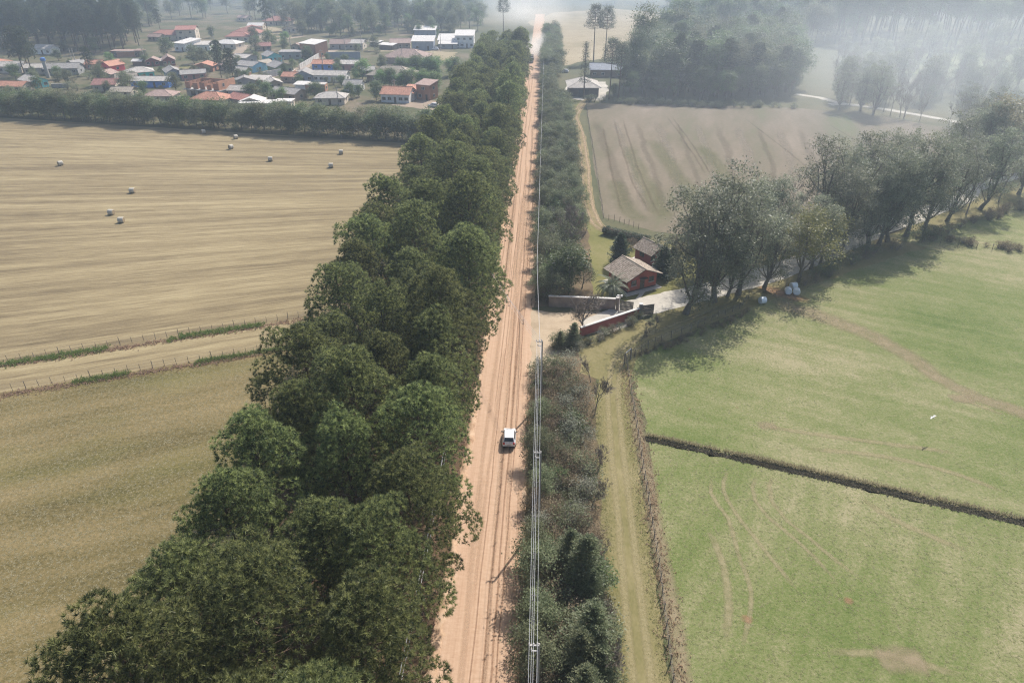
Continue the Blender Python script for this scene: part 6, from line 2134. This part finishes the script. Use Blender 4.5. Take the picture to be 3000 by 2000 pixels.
for i, (fn, zx, zy, h, lb) in enumerate(((A, 1340, 598, 9, 'concrete street pole above the teal house'), (A, 1967, 380, 9, 'street pole right of the cream two-storey house'), (B, 478, 442, 13, 'tall street pole on the slope left of the brick block'), (B, 978, 472, 8, 'street pole in front of the brown-roofed house'),
                                         (B, 1132, 475, 11, 'street pole right of the pale grey house'), (B, 776, 645, 9, 'street pole in front of the blue-walled house'), (B, 430, 675, 7, 'street pole beside the olive green house'), (B, 1505, 580, 8, 'street pole in front of the brown hip roof'),
                                         (B, 1437, 900, 7, 'street pole in front of the white house with orange roof'), (B, 1855, 470, 9, 'street pole in front of the white-roofed group'), (B, 915, 965, 6.5, 'street pole in front of the pale hip-roofed house'), (A, 665, 560, 6, 'left of two short poles under the pine grove'), (A, 690, 560, 6, 'right of two short poles under the pine grove'))):
    x, y = fn(zx, zy)
    o = empty('street_pole', (x, y, 0))
    MB().box((0, 0, h / 2 - .2), (.34, .28, h + .4), 0, .6).build('shaft', M['polec'], o)
    MB().box((0, 0, h - .5), (1.8, .1, .1)).build('crossarm', M['insul'], o)
    MB().tube([(0, 0, h - 1.4), (-1.2, -.6, h - .8)], .04, 5).build('lamp_arm', M['insul'], o)
    tag(o, lb, 'street pole', 'street poles in the town')

# ------------------------------------------------------------------ white bird over the pasture
bx, by = P(2733, 1222, 3.0)
o = empty('white_bird', (bx, by, 3.0), R(35))
MB().tube([(0, -.38, 0), (0, -.15, .03), (0, .15, .03), (0, .4, .02), (0, .52, 0)], [.02, .09, .09, .04, .012], 8).build('body', M['cap'], o)
for s_ in (-1, 1):
    MB().slab([(s_ * .06, .14, .05), (s_ * .06, -.12, .05), (s_ * .42, -.12, .20), (s_ * .42, .16, .22)], .015).build('wing', WL['white'], o)
    MB().slab([(s_ * .42, .16, .22), (s_ * .42, -.12, .20), (s_ * .85, -.16, .08), (s_ * .88, -.02, .08)], .012).build('wing_tip', WL['white'], o)
o.scale = (.7, .7, .7)
tag(o, 'white bird flying low over the upper pasture', 'bird')

# ------------------------------------------------------------------ air: even haze, drifting smoke and road dust
def volmat(name, density, col, g, noise_scale=None, lo=.4, hi=.7, falloff=True):
    m, nt, out = nmat(name)
    v = N(nt, 'VolumePrincipled')
    v.inputs['Color'].default_value = (*col, 1)
    v.inputs['Anisotropy'].default_value = g
    v.inputs['Density'].default_value = density
    if noise_scale:
        tc = N(nt, 'TexCoord')
        ln = N(nt, 'VectorMath', operation='LENGTH')
        nt.links.new(tc.outputs['Object'], ln.inputs[0])
        fo = ramp(nt, ln.outputs['Value'], [(.15, 1), (.95, 0)])
        ns = noise(nt, noise_scale, 3, .55)
        nn = ramp(nt, ns, [(lo, 0), (hi, 1)])
        d = mathn(nt, 'MULTIPLY', mathn(nt, 'MULTIPLY', fo, nn), density)
        nt.links.new(d, v.inputs['Density'])
    nt.links.new(v.outputs[0], out.inputs['Volume'])
    return m


def ellipsoid(name, loc, scale, mat, label, rz=0.0):
    mb = MB()
    n, m = 20, 10
    vs = [(0, 0, -1)] + [(math.cos(TAU * j / n) * math.cos(a), math.sin(TAU * j / n) * math.cos(a), math.sin(a)) for i in range(1, m) for a in [-math.pi / 2 + math.pi * i / m] for j in range(n)] + [(0, 0, 1)]
    fs = [(0, 1 + (j + 1) % n, 1 + j) for j in range(n)]
    for i in range(m - 2):
        for j in range(n):
            k = (j + 1) % n
            fs.append((1 + i * n + j, 1 + i * n + k, 1 + (i + 1) * n + k, 1 + (i + 1) * n + j))
    t = len(vs) - 1
    fs += [(t, 1 + (m - 2) * n + j, 1 + (m - 2) * n + (j + 1) % n) for j in range(n)]
    lo = (-.8 - loc[2]) / scale[2]      # flat underside just below the ground
    vs = [(x, y, max(z, lo)) for x, y, z in vs]
    o = mb.add(vs, fs).build(name, mat)
    o.location = loc
    o.scale = scale
    o.rotation_euler = (0, 0, rz)
    tag(o, label, None, None, 'stuff')
    return o


HAZE = .0006
hz = MB()
hbox(hz, -2350, 2350, -300, 2650, -1.0, 60.0)
o = hz.build('haze', volmat('haze_air', HAZE, (.55, .66, .80), .5))
o['kind'] = 'stuff'
o['label'] = 'thin pale smoke haze filling the air over the whole valley'
ellipsoid('smoke', (-60, 840, 10), (800, 430, 46), volmat('valley_smoke_air', .0034, (.66, .76, .88), .45, .004, .15, .5), 'bluish smoke hanging over the far slopes behind town and wood')
SMOKE = .0066
ellipsoid('smoke', (185, 255, 8), (190, 150, 44), volmat('smoke_air', SMOKE, (.90, .95, 1.0), .45, .012, .25, .75), 'smoke drifting low over the fields and avenue on the right')
ellipsoid('dust_cloud', (-4, 392, 4), (7, 24, 9), volmat('road_dust', .14, (.98, .94, .88), .4, .12, .3, .7), 'bright dust cloud behind the truck at the far end of the road')
ellipsoid('dust_cloud', (-16, 560, 6), (40, 90, 20), volmat('old_dust', .02, (.98, .95, .90), .4, .04, .3, .7), 'pale dust hanging over the far road beyond the pine belt')
